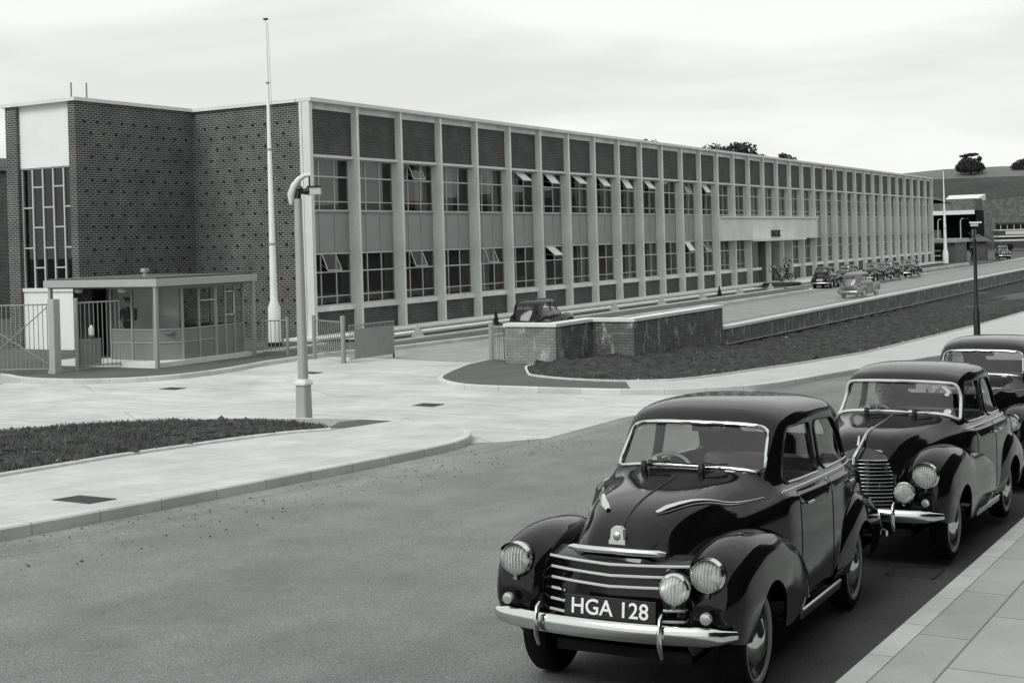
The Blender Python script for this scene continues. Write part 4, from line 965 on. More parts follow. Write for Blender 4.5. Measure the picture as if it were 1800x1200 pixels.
def make_car(kind,name='parked_car',front_detail=True,label=None,group=None):
    A=kind=='A'
    car=empty(name,(0,0,0),0,label,'car',group)
    if A:
        ST=[(.40,.42,.30,.66,.17,.84,.90),(.34,.40,.38,.76,.24,.94,1.0),(.22,.38,.44,.84,.28,1.03,1.08),(.0,.36,.48,.92,.34,1.08,1.12),(-.40,.34,.57,.99,.40,1.12,1.155),(-.68,.32,.66,1.02,.48,1.15,1.19),
         (-.82,.30,.70,1.04,.51,1.22,1.26),(-1.05,.30,.715,1.04,.52,1.46,1.51),(-1.25,.30,.72,1.04,.53,1.525,1.585),(-1.6,.30,.725,1.04,.54,1.56,1.63),(-2.1,.30,.725,1.04,.54,1.55,1.63),(-2.5,.30,.72,1.03,.52,1.49,1.58),(-2.78,.30,.70,1.01,.48,1.34,1.44),(-2.95,.30,.68,.99,.45,1.16,1.26),(-3.15,.34,.64,.90,.38,.98,1.06),(-3.38,.38,.60,.80,.32,.86,.92),(-3.52,.42,.52,.66,.26,.70,.74)]
    else:
        ST=[(.53,.40,.33,.62,.19,.74,.79),(.485,.40,.38,.66,.21,.82,.88),(.40,.40,.41,.70,.235,.90,.965),(.25,.38,.41,.77,.26,.985,1.045),(.0,.36,.44,.85,.33,1.055,1.105),(-.40,.34,.57,.94,.39,1.095,1.15),(-.68,.32,.66,1.00,.47,1.13,1.185),
         (-.80,.30,.69,1.03,.49,1.20,1.25),(-1.04,.30,.70,1.03,.515,1.43,1.50),(-1.22,.30,.705,1.03,.53,1.50,1.58),(-1.55,.30,.71,1.03,.54,1.53,1.615),(-2.1,.30,.71,1.03,.54,1.53,1.615),(-2.5,.30,.70,1.02,.535,1.49,1.58),(-2.80,.30,.68,.99,.50,1.39,1.49),(-3.0,.32,.65,.93,.45,1.21,1.32),(-3.16,.36,.60,.85,.38,.98,1.07),(-3.30,.40,.50,.68,.28,.72,.80)]
    secs=[section(s) for s in ST]
    g=gridsurf(secs,4,4)
    bm=grid_mb(g)
    g2=[[Vector((p.x,-p.y,p.z)) for p in r] for r in g]
    grid_mb(g2,bm)
    # front and tail closure
    for row in (g[0],g[-1]):
        n=len(row); vs=[p for p in row]+[Vector((p.x,-p.y,p.z)) for p in row][::-1]
        bm.add(vs,[tuple(range(len(vs)))])
    me=bm.mesh('body')
    t=bmesh.new(); t.from_mesh(me); bmesh.ops.triangulate(t,faces=[f for f in t.faces if len(f.verts)>4]); t.to_mesh(me)
    bvh=BVHTree.FromBMesh(t); t.free()
    # windows
    if A: c0=Vector((-.70,0,1.205)); c1=Vector((-1.04,0,1.505)); wb,wt=.60,.54; gap=.035
    else: c0=Vector((-.71,0,1.195)); c1=Vector((-1.035,0,1.495)); wb,wt=.525,.475; gap=.035
    up=(c1-c0).normalized(); nrm=Vector((up.z,0,-up.x)); Lw=(c1-c0).length
    ws=Proj(bvh,lambda u,v:c0+up*v+Vector((0,u,0)), -nrm)
    wp=dens(rpoly([(-wb+.02,gap),(wb-.02,gap),(wt,Lw-gap),(-wt,Lw-gap)],.075,6),.04)
    sides=[]
    if A:
        SW=[rpoly([(-.95,1.11),(-1.72,1.11),(-1.72,1.47),(-1.22,1.47)],.06),rpoly([(-1.84,1.11),(-2.55,1.11),(-2.45,1.35),(-2.25,1.47),(-1.84,1.47)],.06)]
        DO=[rpoly([(-1.0,.40),(-1.76,.40),(-1.76,1.06),(-1.0,1.06)],.05),rpoly([(-1.80,.40),(-2.12,.46),(-2.42,.78),(-2.46,1.06),(-1.80,1.06)],.05)]
    else:
        SW=[rpoly([(-.93,1.10),(-1.70,1.10),(-1.70,1.445),(-1.17,1.445)],.06),rpoly([(-1.82,1.10),(-2.72,1.10),(-2.62,1.27),(-2.38,1.43),(-1.82,1.445)],.09)]
        DO=[rpoly([(-.98,.40),(-1.74,.40),(-1.74,1.05),(-.98,1.05)],.05),rpoly([(-1.78,.40),(-2.05,.46),(-2.36,.80),(-2.40,1.05),(-1.78,1.05)],.05)]
    SW=[dens(p,.04) for p in SW]; DO=[dens(p,.05) for p in DO]
    pj={s:Proj(bvh,(lambda s:lambda u,v:Vector((u,s*.9,v)))(s),(0,-s,0)) for s in (1,-1)}
    rw=Proj(bvh,lambda u,v:Vector((-3.0,u,v)),(1,0,0))
    rp=dens(rpoly([(-.36,1.22),(.36,1.22),(.32,1.38),(-.32,1.38)] if not A else [(-.42,1.22),(.42,1.22),(.38,1.44),(-.38,1.44)],.05),.05)
    cut=MB(); ws.cutter(wp,cut); rw.cutter(rp,cut,depth=.3)
    for s in (1,-1):
        for P in SW: pj[s].cutter(P,cut,depth=.2)
        # wheel arches through the body side
    for xa in (0,-2.48):
        cut.lathe([(.40,-1.0),(.40,1.0)],c=(xa,0,.30),ax='y',n=40)
    co=link('cut',cut.mesh('cut')); 
    bo=link('body',me,M['paint'],car)
    md=bo.modifiers.new('s','SOLIDIFY'); md.thickness=.022; md.offset=-1
    mb_=bo.modifiers.new('b','BOOLEAN'); mb_.object=co; mb_.solver='EXACT'; mb_.operation='DIFFERENCE'; mb_.use_self=True
    apply_mods(bo); smooth(bo.data,38)
    bpy.data.objects.remove(co)
    # glass and frames
    def rim(P,pr_,r,mt,nm,par,off=.004,sx=1):
        m=MB(); m.tube(pr_.line(P,off),r,6,close=True); return obj(nm,m,mt,par,sm=60)
    gl=obj('windscreen',ws.patch(wp,-.012,6),M['carglass'],car,sm=60)
    rim(wp,ws,.013 if not A else .015,M['chrome'] if not A else M['pale'],'frame',gl,.003)
    rg=obj('rear_window',rw.patch(rp,-.012,4),M['carglass'],car,sm=60); rim(rp,rw,.008,M['black'],'frame',rg)
    for s in (1,-1):
        for P in SW:
            sg=obj('side_window',pj[s].patch(P,-.012,4),M['carglass'],car,sm=60); rim(P,pj[s],.007,M['black'],'frame',sg)
            x0=max(p.x for p in P)-.05; x1=min(p.x for p in P)+.05; z0=min(p.y for p in P)
            m=MB(); m.tube(pj[s].line([Vector((x0+(x1-x0)*k/8,z0+.004)) for k in range(9)],.008),.008,6); obj('sill_trim',m,M['chromed'],sg)
        for di,P in enumerate(DO):
            c=sum((Vector(p) for p in P),Vector((0,0)))/len(P)
            gp=[c+(p-c)*1.008 for p in P]
            d=obj('door',pj[s].patch(P,.004,5,.01),M['paint'],car,sm=40)
            m=pj[s].patch(gp,.0012,5,.01); obj('door_gap',m,M['black'],d)
            hx=-1.12 if (di==0 and not A) else (-1.66 if di==0 else -1.92)
            if not A and di==1: hx=-2.3
            m=MB(); q=[pj[s].at(Vector((hx+.05,.965)),.02),pj[s].at(Vector((hx,.97)),.035),pj[s].at(Vector((hx-.06,.97)),.035),pj[s].at(Vector((hx-.09,.965)),.02)]
            m.tube(q,[.008,.012,.010,.006],8); obj('handle',m,M['chrome'],d,sm=50)
        m=MB(); xs=[-.80-.08*k for k in range(25)]
        m.tube(pj[s].line([Vector((x,1.068)) for x in xs if x>-2.8],.003),.007,6); obj('waist_trim',m,M['chromed'],car)
    # fenders
    dz=.06 if A else 0
    FF=[(.60,.50,.68,.63,.56,.46),(.56,.45,.73,.78,.60,.42),(.46,.40,.775,.875,.63,.40),(.25,.38,.79,.935,.66,.38),(.0,.40,.79,.945,.66,.35),(-.3,.44,.785,.915,.62,.33),(-.55,.50,.775,.84,.56,.31),(-.80,.56,.765,.73,.48,.34),(-.98,.62,.74,.60,.44,.33)]
    if A: FF=[(x+.02,yi,yo+.01,zt+dz*(.3 if i<1 else 1),zm+dz*.5,zb) for i,(x,yi,yo,zt,zm,zb) in enumerate(FF[:-2])]+[(-.85,.58,.775,.86,.54,.34),(-1.25,.64,.76,.80,.50,.32),(-1.7,.67,.735,.70,.44,.32)]
    RF=[(-1.88,.62,.71,.50,.42,.32),(-2.05,.58,.745,.68,.46,.33),(-2.25,.54,.775,.80,.52,.31),(-2.5,.50,.785,.86,.56,.30),(-2.8,.48,.78,.83,.54,.32),(-3.1,.46,.765,.73,.50,.36),(-3.35,.44,.73,.60,.46,.36),(-3.45,.44,.70,.50,.42,.36)]
    if A: RF=[(x,yi,yo,zt+.05,zm+.03,zb) for (x,yi,yo,zt,zm,zb) in RF]
    for nm,F_,xa,rr in (('front_fender',FF,0,.352),('rear_fender',RF,-2.48,.338)):
        for s in (1,-1):
            gg=gridsurf([fender_sec(q,s) for q in F_],4,3); m=grid_mb(gg)
            for row in (gg[0],gg[-1]): m.add(list(row),[tuple(range(len(row)))])
            mz=m.mesh(nm); fo=link(nm,mz,M['paint'],car)
            md=fo.modifiers.new('s','SOLIDIFY'); md.thickness=.018; md.offset=-1
            c=MB(); c.lathe([(rr,.45),(rr,1.1)] if s>0 else [(rr,-1.1),(rr,-.45)],c=(xa,0,.315),ax='y',n=48); c.box(xa-rr,xa+rr,.45 if s>0 else -1.1,1.1 if s>0 else -.45,-.2,.315)
            co=link('cut',c.mesh('cut')); 
            b=fo.modifiers.new('b','BOOLEAN'); b.object=co; b.solver='EXACT'; b.operation='DIFFERENCE'; b.use_self=True
            apply_mods(fo); smooth(fo.data,40); bpy.data.objects.remove(co)
    # under body, bulkhead, sills
    m=MB(); m.box(-3.2,.40,-.42,.42,.24,.30); m.box(-3.1,-.5,-.60,.60,.28,.33); m.box(-3.3,.3,-.36,.36,.30,.66)
    m.box(-.62,-.60,-.45,.45,.3,1.0); m.box(-3.0,-2.98,-.6,.6,.3,1.0); obj('floor_pan',m,M['dark'],car)
    for s in (1,-1):
        m=MB(); m.box(-1.95,-.85,s*.60,s*.715,.25,.31); 
        ro=obj('running_board',m,M['paint'],car,bevel=.012)
        m=MB(); m.tube([(-.86,s*.722,.315),(-1.9,s*.722,.315)],.011,6); obj('trim',m,M['chromed'],ro)
    for xa in (0,-2.48):
        for s in (1,-1): wheel(car,xa,s*.618,.325,s)
    # interior
    m=MB(); m.box(-1.95,-1.5,-.58,.58,.42,.62); m.box(-2.10,-1.90,-.58,.58,.45,1.05); obj('front_seat',m,M['seat'],car,bevel=.05,sm=40)
    m=MB(); m.box(-2.75,-2.35,-.56,.56,.45,.66); m.box(-2.92,-2.70,-.56,.56,.5,1.08); obj('rear_seat',m,M['seat'],car,bevel=.05,sm=40)
    m=MB(); m.box(-.98,-.80,-.58,.58,.90,1.10); obj('dashboard',m,M['seat'],car,bevel=.03,sm=40)
    sy=-.32
    sw=empty('steering_wheel',(-1.18,sy,1.06),0); sw.parent=car; sw.rotation_euler=(0,R(-38),0)
    m=MB(); m.tube([(.0,.20*math.cos(a),.20*math.sin(a)) for a in [2*PI*k/28 for k in range(28)]],.013,6,close=True); obj('wheel_rim',m,M['pale'] if not A else M['wheelrim'],sw,sm=60)
    m=MB()
    for a in (R(90),R(210),R(330)): m.tube([(0,0,0),(0,.2*math.cos(a),.2*math.sin(a))],.008,5)
    m.tube([(0,0,0),(.25,0,0)],.02,6); obj('spoke',m,M['wheelrim'],sw)
    m=MB(); m.box(-1.16,-1.13,-.10,.10,1.40,1.45); m.tube([(-1.13,0,1.44),(-1.10,0,1.5)],.006,4); obj('mirror',m,M['black'],car)
    # wipers
    if front_detail or A:
        for y in ((-.28,.12) if not A else (-.25,.20)):
            a=ws.at(Vector((y,-.03)),.006); w_=empty('wiper',a); w_.parent=car
            m=MB(); m.lathe([(.022,-.02),(.024,.02),(.016,.05),(0,.055)],n=10); obj('pivot',m,M['black'],w_)
            b=ws.at(Vector((y+.16,.05)),.03)-a; c=ws.at(Vector((y+.38,.035)),.02)-a; d_=ws.at(Vector((y+.0,.055)),.02)-a
            m=MB(); m.tube([(0,0,.03),b],.006,5); m.tube([d_,c],.006,5); obj('blade',m,M['black'] ,w_)
    if A:
        for (u,v,rr_) in ((.47,.10,.035),(.44,.30,.022)):
            c_=ws.at(Vector((u,v)),-.02); m=MB(); m.lathe([(0,-.003),(rr_,-.003),(rr_,.003),(0,.003)],ax='x',n=18); tx=obj('windscreen_disc',m,M['pale'],gl,loc=c_); tx.rotation_euler=(0,R(-48),0)
    # bonnet trim
    top=Proj(bvh,lambda u,v:Vector((u,v,1.5)),(0,0,-1))
    m=MB(); m.tube([top.at(Vector(((.42 if not A else .30)-.05*k,0)),.002) for k in range(20)],.006,5); obj('bonnet_seam',m,M['black'] if not A else M['chromed'],car)
    if not A:
        for s in (1,-1):
            m=MB(); sd_=pj[s]; pts=[]; rad=[]
            for k in range(15):
                t=k/14; x=.24-.86*t; y=s*(.15+.40*t**.85)
                p=top.at(Vector((x,y)),.002); pts.append(p); rad.append(.032*(1-t*.85) if k else .016)
            m.tube(pts,rad,8,sx=1.0); obj('bonnet_flash',m,M['chrome'],car,sm=50)
        fr_=Proj(bvh,lambda u,v:Vector((.9,u,v)),(-1,0,0))
        # grille bars, wrapped round the nose in a shallow vee
        gr_=empty('grille',(0,0,0)); gr_.parent=car
        apron=[]
        def fx(y,z): 
            a=abs(y); return .60-.10*(a/.5)**1.0-.06*(a/.5)**3 -.12*(z-.5)
        g3=[[Vector((fx(y,z),y,z)) for y in [(-.50+k*.05) for k in range(21)]] for z in (.42,.52,.62,.72,.80)]
        g3.append([Vector((fx(r.y,.84)-.10,r.y*.9,.84)) for r in g3[0]])
        g3.append([Vector((fx(r.y,.84)-.30,r.y*.75,.80)) for r in g3[0]])
        obj('apron',grid_mb(g3),M['paint'],gr_,sm=50)
        for k,z in enumerate((.795,.735,.675)):
            m=MB(); W_=.50 ; m.tube([(fx(y,z)+.014,y,z) for y in [-W_+W_*2*i/24 for i in range(25)]],.0085,6); obj('bar',m,M['pale'],gr_,sm=50)
        for z in (.615,.555,.495):
            for s in (1,-1):
                m=MB(); m.tube([(fx(y,z)+.014,s*y,z) for y in (.30,.36,.42,.50)],.0085,6); obj('bar',m,M['pale'],gr_,sm=50)
        m=MB(); m.tube([(.50-.06*(abs(y)/.3)**2+.04,y,.865-.006*abs(y)/.3) for y in [-.30+.6*i/16 for i in range(17)]],[.010]+[.02]*15+[.010],8,sx=.7); obj('bonnet_handle',m,M['chrome'],car,sm=50)
        # badge
        m=MB()
        bc=fr_.at(Vector((0,.93)),.012)
        def pl(P,x0,x1):
            n=len(P); m.add([(bc.x+x0,y,bc.z+z) for y,z in P]+[(bc.x+x1-.25*0,y,bc.z+z) for y,z in P],[tuple(range(n))[::-1],tuple(range(n,2*n))]+[(i,(i+1)%n,n+(i+1)%n,n+i) for i in range(n)])
        pl([(-.05,-.05),(.05,-.05),(.05,-.015),(.042,-.015),(.036,.045),(.02,.062),(-.02,.062),(-.036,.045),(-.042,-.015),(-.05,-.015)],-.02,.022)
        bo2=obj('bonnet_badge',m,M['pale'],car)
        m=MB(); m.lathe([(.022,.02),(.022,.028),(.012,.034),(0,.034)],c=(bc.x,0,bc.z+.01),ax='x',n=16); obj('roundel',m,M['chromed'],bo2,sm=40)
        ly_,lz,lr=.585,.785,.090; hx=.60
    else:
        fr_=Proj(bvh,lambda u,v:Vector((.9,u,v)),(-1,0,0))
        gr_=empty('grille',(0,0,0)); gr_.parent=car
        def fx(y,z): return .64-.15*(abs(y)/.30)**2-.16*max(0,z-.55)
        def hw(z): return .285-.05*max(0,(z-.72)/.2)**2
        g3=[[Vector((fx(y*hw(z)/.285,z)-.02,y*hw(z)/.285,z)) for y in [(-.285+k*.0285) for k in range(21)]] for z in (.40,.5,.6,.7,.8,.9)]
        g3.append([Vector((r.x-.2,r.y*.6,.98)) for r in g3[-1]])
        obj('apron',grid_mb(g3),M['paint'],gr_,sm=50)
        for k in range(15):
            z=.46+k*.031; m=MB(); h_=hw(z); m.tube([(fx(y,z)+.004,y,z) for y in [-h_+2*h_*i/16 for i in range(17)]],.0062,5); obj('bar',m,M['chromed'],gr_,sm=50)
        m=MB(); m.tube([(.665-.1*max(0,z-.55)-(0 if z<.92 else (z-.92)*2.2),0,z) for z in (.44,.55,.65,.75,.85,.92,.97,1.0,1.03)]+[(.27,0,1.085),(.05,0,1.13)],[.02,.02,.02,.02,.02,.019,.017,.015,.012,.009,.006],8); obj('grille_spine',m,M['chrome'],gr_,sm=50)
        m=MB(); m.tube([(.50,0,1.01),(.47,0,1.09)],[.016,.008],8); obj('mascot',m,M['chrome'],car)
        # shoulders between grille and wings
        for s in (1,-1):
            m=MB(); m.box(.28,.50,s*.28,s*.48,.40,.66); obj('front_valance',m,M['paint'],car,bevel=.06,sm=50)
        ly_,lz,lr=.60,.80,.10; hx=.63
    for s in (1,-1):
        headlight(car,hx,s*ly_,lz,lr)
        m=MB(); m.lathe([(.034,.0),(.036,.012),(.03,.03),(.0,.038)],c=(hx+.065,s*(ly_+.015),lz-.215),ax='x',n=16); obj('sidelight',m,M['lens'],car,sm=50)
    # fog lamp
    if front_detail: headlight(car,(.70 if not A else .70),(.43 if not A else .44),(.715 if not A else .66),.080,'fog_lamp',False)
    # bumpers
    def bumper(x0,z,sg,nm,w=.77,bow=.14,h=.052,ov=(.37,)):
        m=MB(); pts=[]; rad=[]
        for k in range(23):
            t=-1+2*k/22; y=w*t; x=x0-sg*(bow*abs(t)**2.2+(.05 if abs(t)>.97 else 0)); pts.append((x,y,z)); rad.append(h*(1 if abs(t)<.9 else .75 if abs(t)<.98 else .45))
        m.tube(pts,rad,12,sx=.45,up=(0,0,1)); b=obj(nm,m,M['chrome'],car,sm=60)
        for o_ in ov:
            for s in (1,-1):
                xx=x0-sg*bow*(o_/w)**2.2+sg*.035
                m=MB(); m.tube([(xx-sg*.02,s*o_,z-.12),(xx+sg*.01,s*o_,z-.06),(xx+sg*.02,s*o_,z+.02),(xx+sg*.0,s*o_,z+.09),(xx-sg*.03,s*o_,z+.11)],[.016,.022,.022,.018,.01],8,sx=.7); obj('overrider',m,M['chrome'],b,sm=60)
        m=MB()
        for s in (1,-1): m.tube([(x0-sg*.05,s*.38,z),(x0-sg*.35,s*.38,z)],.02,6)
        obj('bracket',m,M['black'],b)
    bumper(.76 if not A else .80,.47,1,'front_bumper',w=.74)
    bumper(-3.50 if not A else -3.66,.43,-1,'rear_bumper')
    if not A or True:
        if front_detail and not A:
            np_=empty('number_plate',(.665,.03,.565)); np_.parent=car; np_.rotation_euler=(0,R(-4),0)
            m=MB(); m.box(-.008,.0,-.275,.275,-.062,.062); obj('plate',m,M['plate'],np_,bevel=.002)
            fc=bpy.data.curves.new('registration','FONT'); fc.body='HGA 128'; fc.size=.121; fc.extrude=.003; fc.offset=.0012; fc.resolution_u=6; fc.align_x='CENTER'; fc.align_y='CENTER'
            fontmesh('registration_letters',fc,M['letters'],np_,(.003,0,-.001),(PI/2,0,PI/2))
        m=MB(); m.box(-3.56,-3.54,-.25,.25,.60,.71) if A else m.box(-3.42,-3.40,-.25,.25,.58,.68); obj('rear_plate',m,M['pale'] if A else M['plate'],car)
        for s in (1,-1):
            m=MB(); m.lathe([(.03,.0),(.034,-.02),(.0,-.045)],c=((-3.40 if not A else -3.48),s*.60,.66),ax='x',n=12); obj('tail_light',m,M['lens'],car,sm=50)
        bz=-.16 if not A else 0; m=MB(); m.tube([(-3.28-bz,-.10,1.02),(-3.31-bz,-.05,.98),(-3.31-bz,.05,.98),(-3.28-bz,.10,1.02)],.008,5); obj('boot_handle',m,M['chrome'],car)
    return car
HERO=make_car('V','parked_car',True,'glossy black saloon nearest the camera with number plate HGA 128','black saloons parked nose to tail along the right kerb')
HERO.location=(-29.25,-25.40,.535); HERO.rotation_euler=(0,R(-3.02),R(182.8))
A2=make_car('A','parked_car',True,'black four-door saloon with upright barred grille and a driver inside, second at the kerb','black saloons parked nose to tail along the right kerb')
A2.location=(-24.62,-25.58,G(-25.4,-25.3)); A2.rotation_euler=(0,R(-2.5),R(179.3))
V0=make_car('V','parked_car',False,'black saloon third at the right kerb, cut by the right edge of the picture','black saloons parked nose to tail along the right kerb')
V0.location=(-19.7,-25.47,G(-20.9,-25.5)-.02); V0.rotation_euler=(0,R(-1.3),R(179.5)); V0.scale=(1,1.02,1.07)
# cars standing on the works drive, smaller models
SMALL=('wiper','bonnet_flash','door_gap','overrider','sill_trim','spoke','trim','clip','bracket','bonnet_seam')
def place(src,x,y,rz,sc,label,group='cars standing on the works drive',pal=None):
    c=copy_tree(src,None,SMALL); c.location=(x,y,G(x,y)+.002); c.rotation_euler=(0,0,rz); c.scale=(sc,sc,sc); c['label']=label; c['group']=group
    return c
place(V0,4.4,-6.9,R(8),.86,'dark rounded saloon seen from behind, parked beyond the stepped brick wall')
place(A2,44.6,-5.1,R(3),.80,'black saloon seen from behind, nearest of the cars by the entrance')
place(V0,45.8,-5.4,R(178),.80,'black saloon facing the gate, directly behind the nearest car by the entrance')
place(A2,50.2,-5.9,R(176),.80,'saloon with a pale gleaming roof, third in the row by the entrance')
place(V0,54.4,-5.95,R(178),.80,'black upright saloon, fourth in the row by the entrance')
place(A2,59.8,-6.05,R(178),.80,'black saloon with a bright bonnet, farthest of the row by the entrance')
# ---------------------------------------------------------------- people
def skin_body(name,joints,edges,root,mt,par,sub=2):
    names=list(joints); vs=[joints[k][0] for k in names]; rr=[joints[k][1] for k in names]
    me=bpy.data.meshes.new(name); me.from_pydata([tuple(v) for v in vs],[(names.index(a),names.index(b)) for a,b in edges],[])
    o=link(name,me,mt,par)
    md=o.modifiers.new('skin','SKIN'); sv=me.skin_vertices[0].data
    for i,r_ in enumerate(rr):
        sv[i].radius=(r_,r_) if not isinstance(r_,tuple) else r_
        sv[i].use_root=(names[i]==root)
    md.use_smooth_shade=True
    s=o.modifiers.new('sub','SUBSURF'); s.levels=sub; s.render_levels=sub
    apply_mods(o); o.data.materials.clear(); o.data.materials.append(mt); return o
def add_head(par,c,fwd,s=1.0,cap=False,mt='skin'):
    # skull, jaw, nose, ears and eyes, facing along fwd (angle)
    h=empty('head',c,fwd); h.parent=par
    m=MB(); rows=[]
    prof=[(-.125,.032,.020,.030),(-.105,.052,.045,.020),(-.07,.068,.058,.008),(-.03,.080,.068,.0),(.01,.088,.074,-.004),(.05,.092,.076,-.010),(.085,.085,.070,-.014),(.11,.062,.052,-.016),(.122,.03,.026,-.016),(.125,.004,.004,-.016)]
    n=18; vs=[]
    for z,a,b,ox in prof:
        for k in range(n):
            w=2*PI*k/n; x=ox+a*math.cos(w)*s; y=b*math.sin(w)
            if abs(y)<.018 and x>0 and -.045<z<.02: x+=.018
            vs.append((x*s,y*s,z*s))
    fs=[(i*n+k,i*n+(k+1)%n,(i+1)*n+(k+1)%n,(i+1)*n+k) for i in range(len(prof)-1) for k in range(n)]+[tuple(range(n))[::-1],tuple(range((len(prof)-1)*n,len(prof)*n))]
    m.add(vs,fs)
    for sg in (1,-1): m.lathe([(0,-.012),(.02,-.006),(.022,.006),(0,.012)],c=(-.008,sg*.078*s,0),ax='y',n=10)
    m.tube([(.08,0,.02),(.108,0,-.02),(.085,0,-.03)],[.008,.014,.012],8)
    obj('face',m,M[mt],h,sm=70)
    m=MB()
    for sg in (1,-1): m.lathe([(0,.0),(.012,.0),(.012,.006),(0,.008)],c=(.083*s,sg*.030*s,.012*s),ax='x',n=8)
    m.box(.084,.088,-.024,.024,-.062,-.056); obj('eyes',m,M['hair'],h)
    m=MB(); vs=[]; fs=[]
    for i in range(5):
        t=i/4; z=.035+.10*math.sin(t*PI/2); r_=.098*math.cos(t*PI/2)+.002
        for k in range(n):
            w=2*PI*k/n; x=-.014+r_*math.cos(w)
            vs.append((x*s*(1.0 if x<0 else .9),r_*.84*math.sin(w)*s,(z-(.05 if x<-.03 and i==0 else 0))*s))
    fs=[(i*n+k,i*n+(k+1)%n,(i+1)*n+(k+1)%n,(i+1)*n+k) for i in range(4) for k in range(n)]
    m.add(vs,fs); obj('hair',m,M['hair'],h,sm=70)
    if cap:
        m=MB(); m.lathe([(.098,.055),(.10,.085),(.13,.125),(.12,.14),(0,.15)],n=20); m.add([(.07,-.07,.055),(.15,-.05,.035),(.165,0,.03),(.15,.05,.035),(.07,.07,.055)],[(0,1,2,3,4)]); obj('cap',m,M['uniform'],h,sm=50)
    return h
def fingers(par,w,d,mt,curl=.5):
    d=Vector(d).normalized(); up=Vector((0,0,1)); sd_=d.cross(up).normalized()
    m=MB(); m.obox(Vector(w)+d*.045,d*.045,sd_*.038,up*.012)
    for k in range(4):
        b=Vector(w)+d*.09+sd_*(-.03+.02*k); L_=(.065,.078,.074,.058)[k]
        m.tube([b,b+d*L_*.45-up*.006,b+d*L_*.75-up*L_*.35*curl,b+d*L_*.8-up*L_*.8*curl],[.0095,.009,.0085,.006],7)
    b=Vector(w)+d*.03-sd_*.035; m.tube([b,b-sd_*.03+d*.025-up*.01,b-sd_*.03+d*.06-up*.02],[.012,.011,.008],7)
    return obj('hand',m,mt,par,sm=60)
# driver in the second car: behind the wheel, leaning slightly
p=empty('person',(0,0,0),0,'driver with bare head sitting at the wheel of the second black car','person'); p.parent=None
p.matrix_world=A2.matrix_world.copy(); p.location=A2.location; p.rotation_euler=A2.rotation_euler
J={'pel':((-1.72,-.34,.66),.15),'abd':((-1.73,-.34,.84),.145),'chest':((-1.70,-.34,1.03),.17),'neck':((-1.67,-.34,1.16),.06),'neck2':((-1.655,-.34,1.21),.055),
 'shR':((-1.68,-.53,1.09),.075),'elR':((-1.48,-.58,.92),.05),'wrR':((-1.25,-.46,1.05),.032),
 'shL':((-1.68,-.15,1.09),.075),'elL':((-1.48,-.08,.92),.05),'wrL':((-1.25,-.20,1.05),.032),
 'hR':((-1.62,-.43,.64),.10),'kR':((-1.25,-.46,.66),.07),'fR':((-1.0,-.46,.40),.05),'hL':((-1.62,-.25,.64),.10),'kL':((-1.25,-.22,.66),.07),'fL':((-1.0,-.22,.40),.05)}
E_=[('pel','abd'),('abd','chest'),('chest','neck'),('neck','neck2'),('chest','shR'),('shR','elR'),('elR','wrR'),('chest','shL'),('shL','elL'),('elL','wrL'),('pel','hR'),('hR','kR'),('kR','fR'),('pel','hL'),('hL','kL'),('kL','fL')]
skin_body('body',J,E_,'pel',M['uniform'],p)
add_head(p,(-1.64,-.34,1.325),R(8))
fingers(p,(-1.25,-.47,1.06),(1,.3,.3),M['skin'],1.0); fingers(p,(-1.25,-.19,1.06),(1,-.3,.3),M['skin'],1.0)
def standing(loc,rz,h,label,cap=True,arms=0):
    s=h/1.75; r=empty('person',loc,rz,label,'person')
    J={'pel':((0,0,.95),.13),'abd':((0,0,1.12),.125),'chest':((-.01,0,1.32),.15),'nk':((0,0,1.47),.055),'nk2':((.01,0,1.53),.05)}
    E_=[('pel','abd'),('abd','chest'),('chest','nk'),('nk','nk2')]
    for q,sg in (('R',-1),('L',1)):
        J['s'+q]=((-.01,sg*.19,1.40),.07); J['e'+q]=((-.04 if arms<1 else .06,sg*.25,1.13),.048); J['w'+q]=((.05 if arms<1 else .27,sg*(.24 if arms<1 else .15),.90 if arms<1 else 1.12),.034)
        J['h'+q]=((0,sg*.09,.88),.095); J['k'+q]=((.02,sg*.10,.48),.062); J['a'+q]=((0,sg*.11,.09),.045); J['t'+q]=((.15,sg*.13,.04),.04)
        E_+=[('chest','s'+q),('s'+q,'e'+q),('e'+q,'w'+q),('pel','h'+q),('h'+q,'k'+q),('k'+q,'a'+q),('a'+q,'t'+q)]
    J={k:(Vector(v[0])*s,v[1]*s) for k,v in J.items()}
    skin_body('body',J,E_,'pel',M['uniform'],r)
    add_head(r,(.015*s,0,1.635*s),0,s,cap)
    for q,sg in (('R',-1),('L',1)):
        w=J['w'+q][0]; fingers(r,w,(.1,0,-1) if arms<1 else (1,-.2*sg,.01),M['skin'],.3)
    return r
standing((-8.95,-.25,zf+.13),R(205),1.70,'gatekeeper in a dark uniform and peaked cap standing inside the gatehouse window',True,1)
standing((101.5,-3.0,G(101,-3)),R(200),1.75,'dark-clothed man standing on the drive by the far flagpole',True,0)
# moving car on the drive, caught blurred in the photograph, built here at rest
def greycar():
    c=copy_tree(V0,None,SMALL); return c
gc=place(V0,35.8,-9.6,R(-3),.86,'greyish saloon driving away down the middle of the works drive')
gm=mat('grey_car_paint',.085,.35,coat=.6)
def repaint(o):
    for ch in kids(o):
        if ch.type=='MESH' and ch.data.materials and ch.data.materials[0]==M['paint']:
            ch.data=ch.data.copy(); ch.data.materials[0]=gm
        repaint(ch)
repaint(gc)
place(V0,112.8,-4.1,R(195),.9,'small dark car driving in at the far right, in front of the bus')

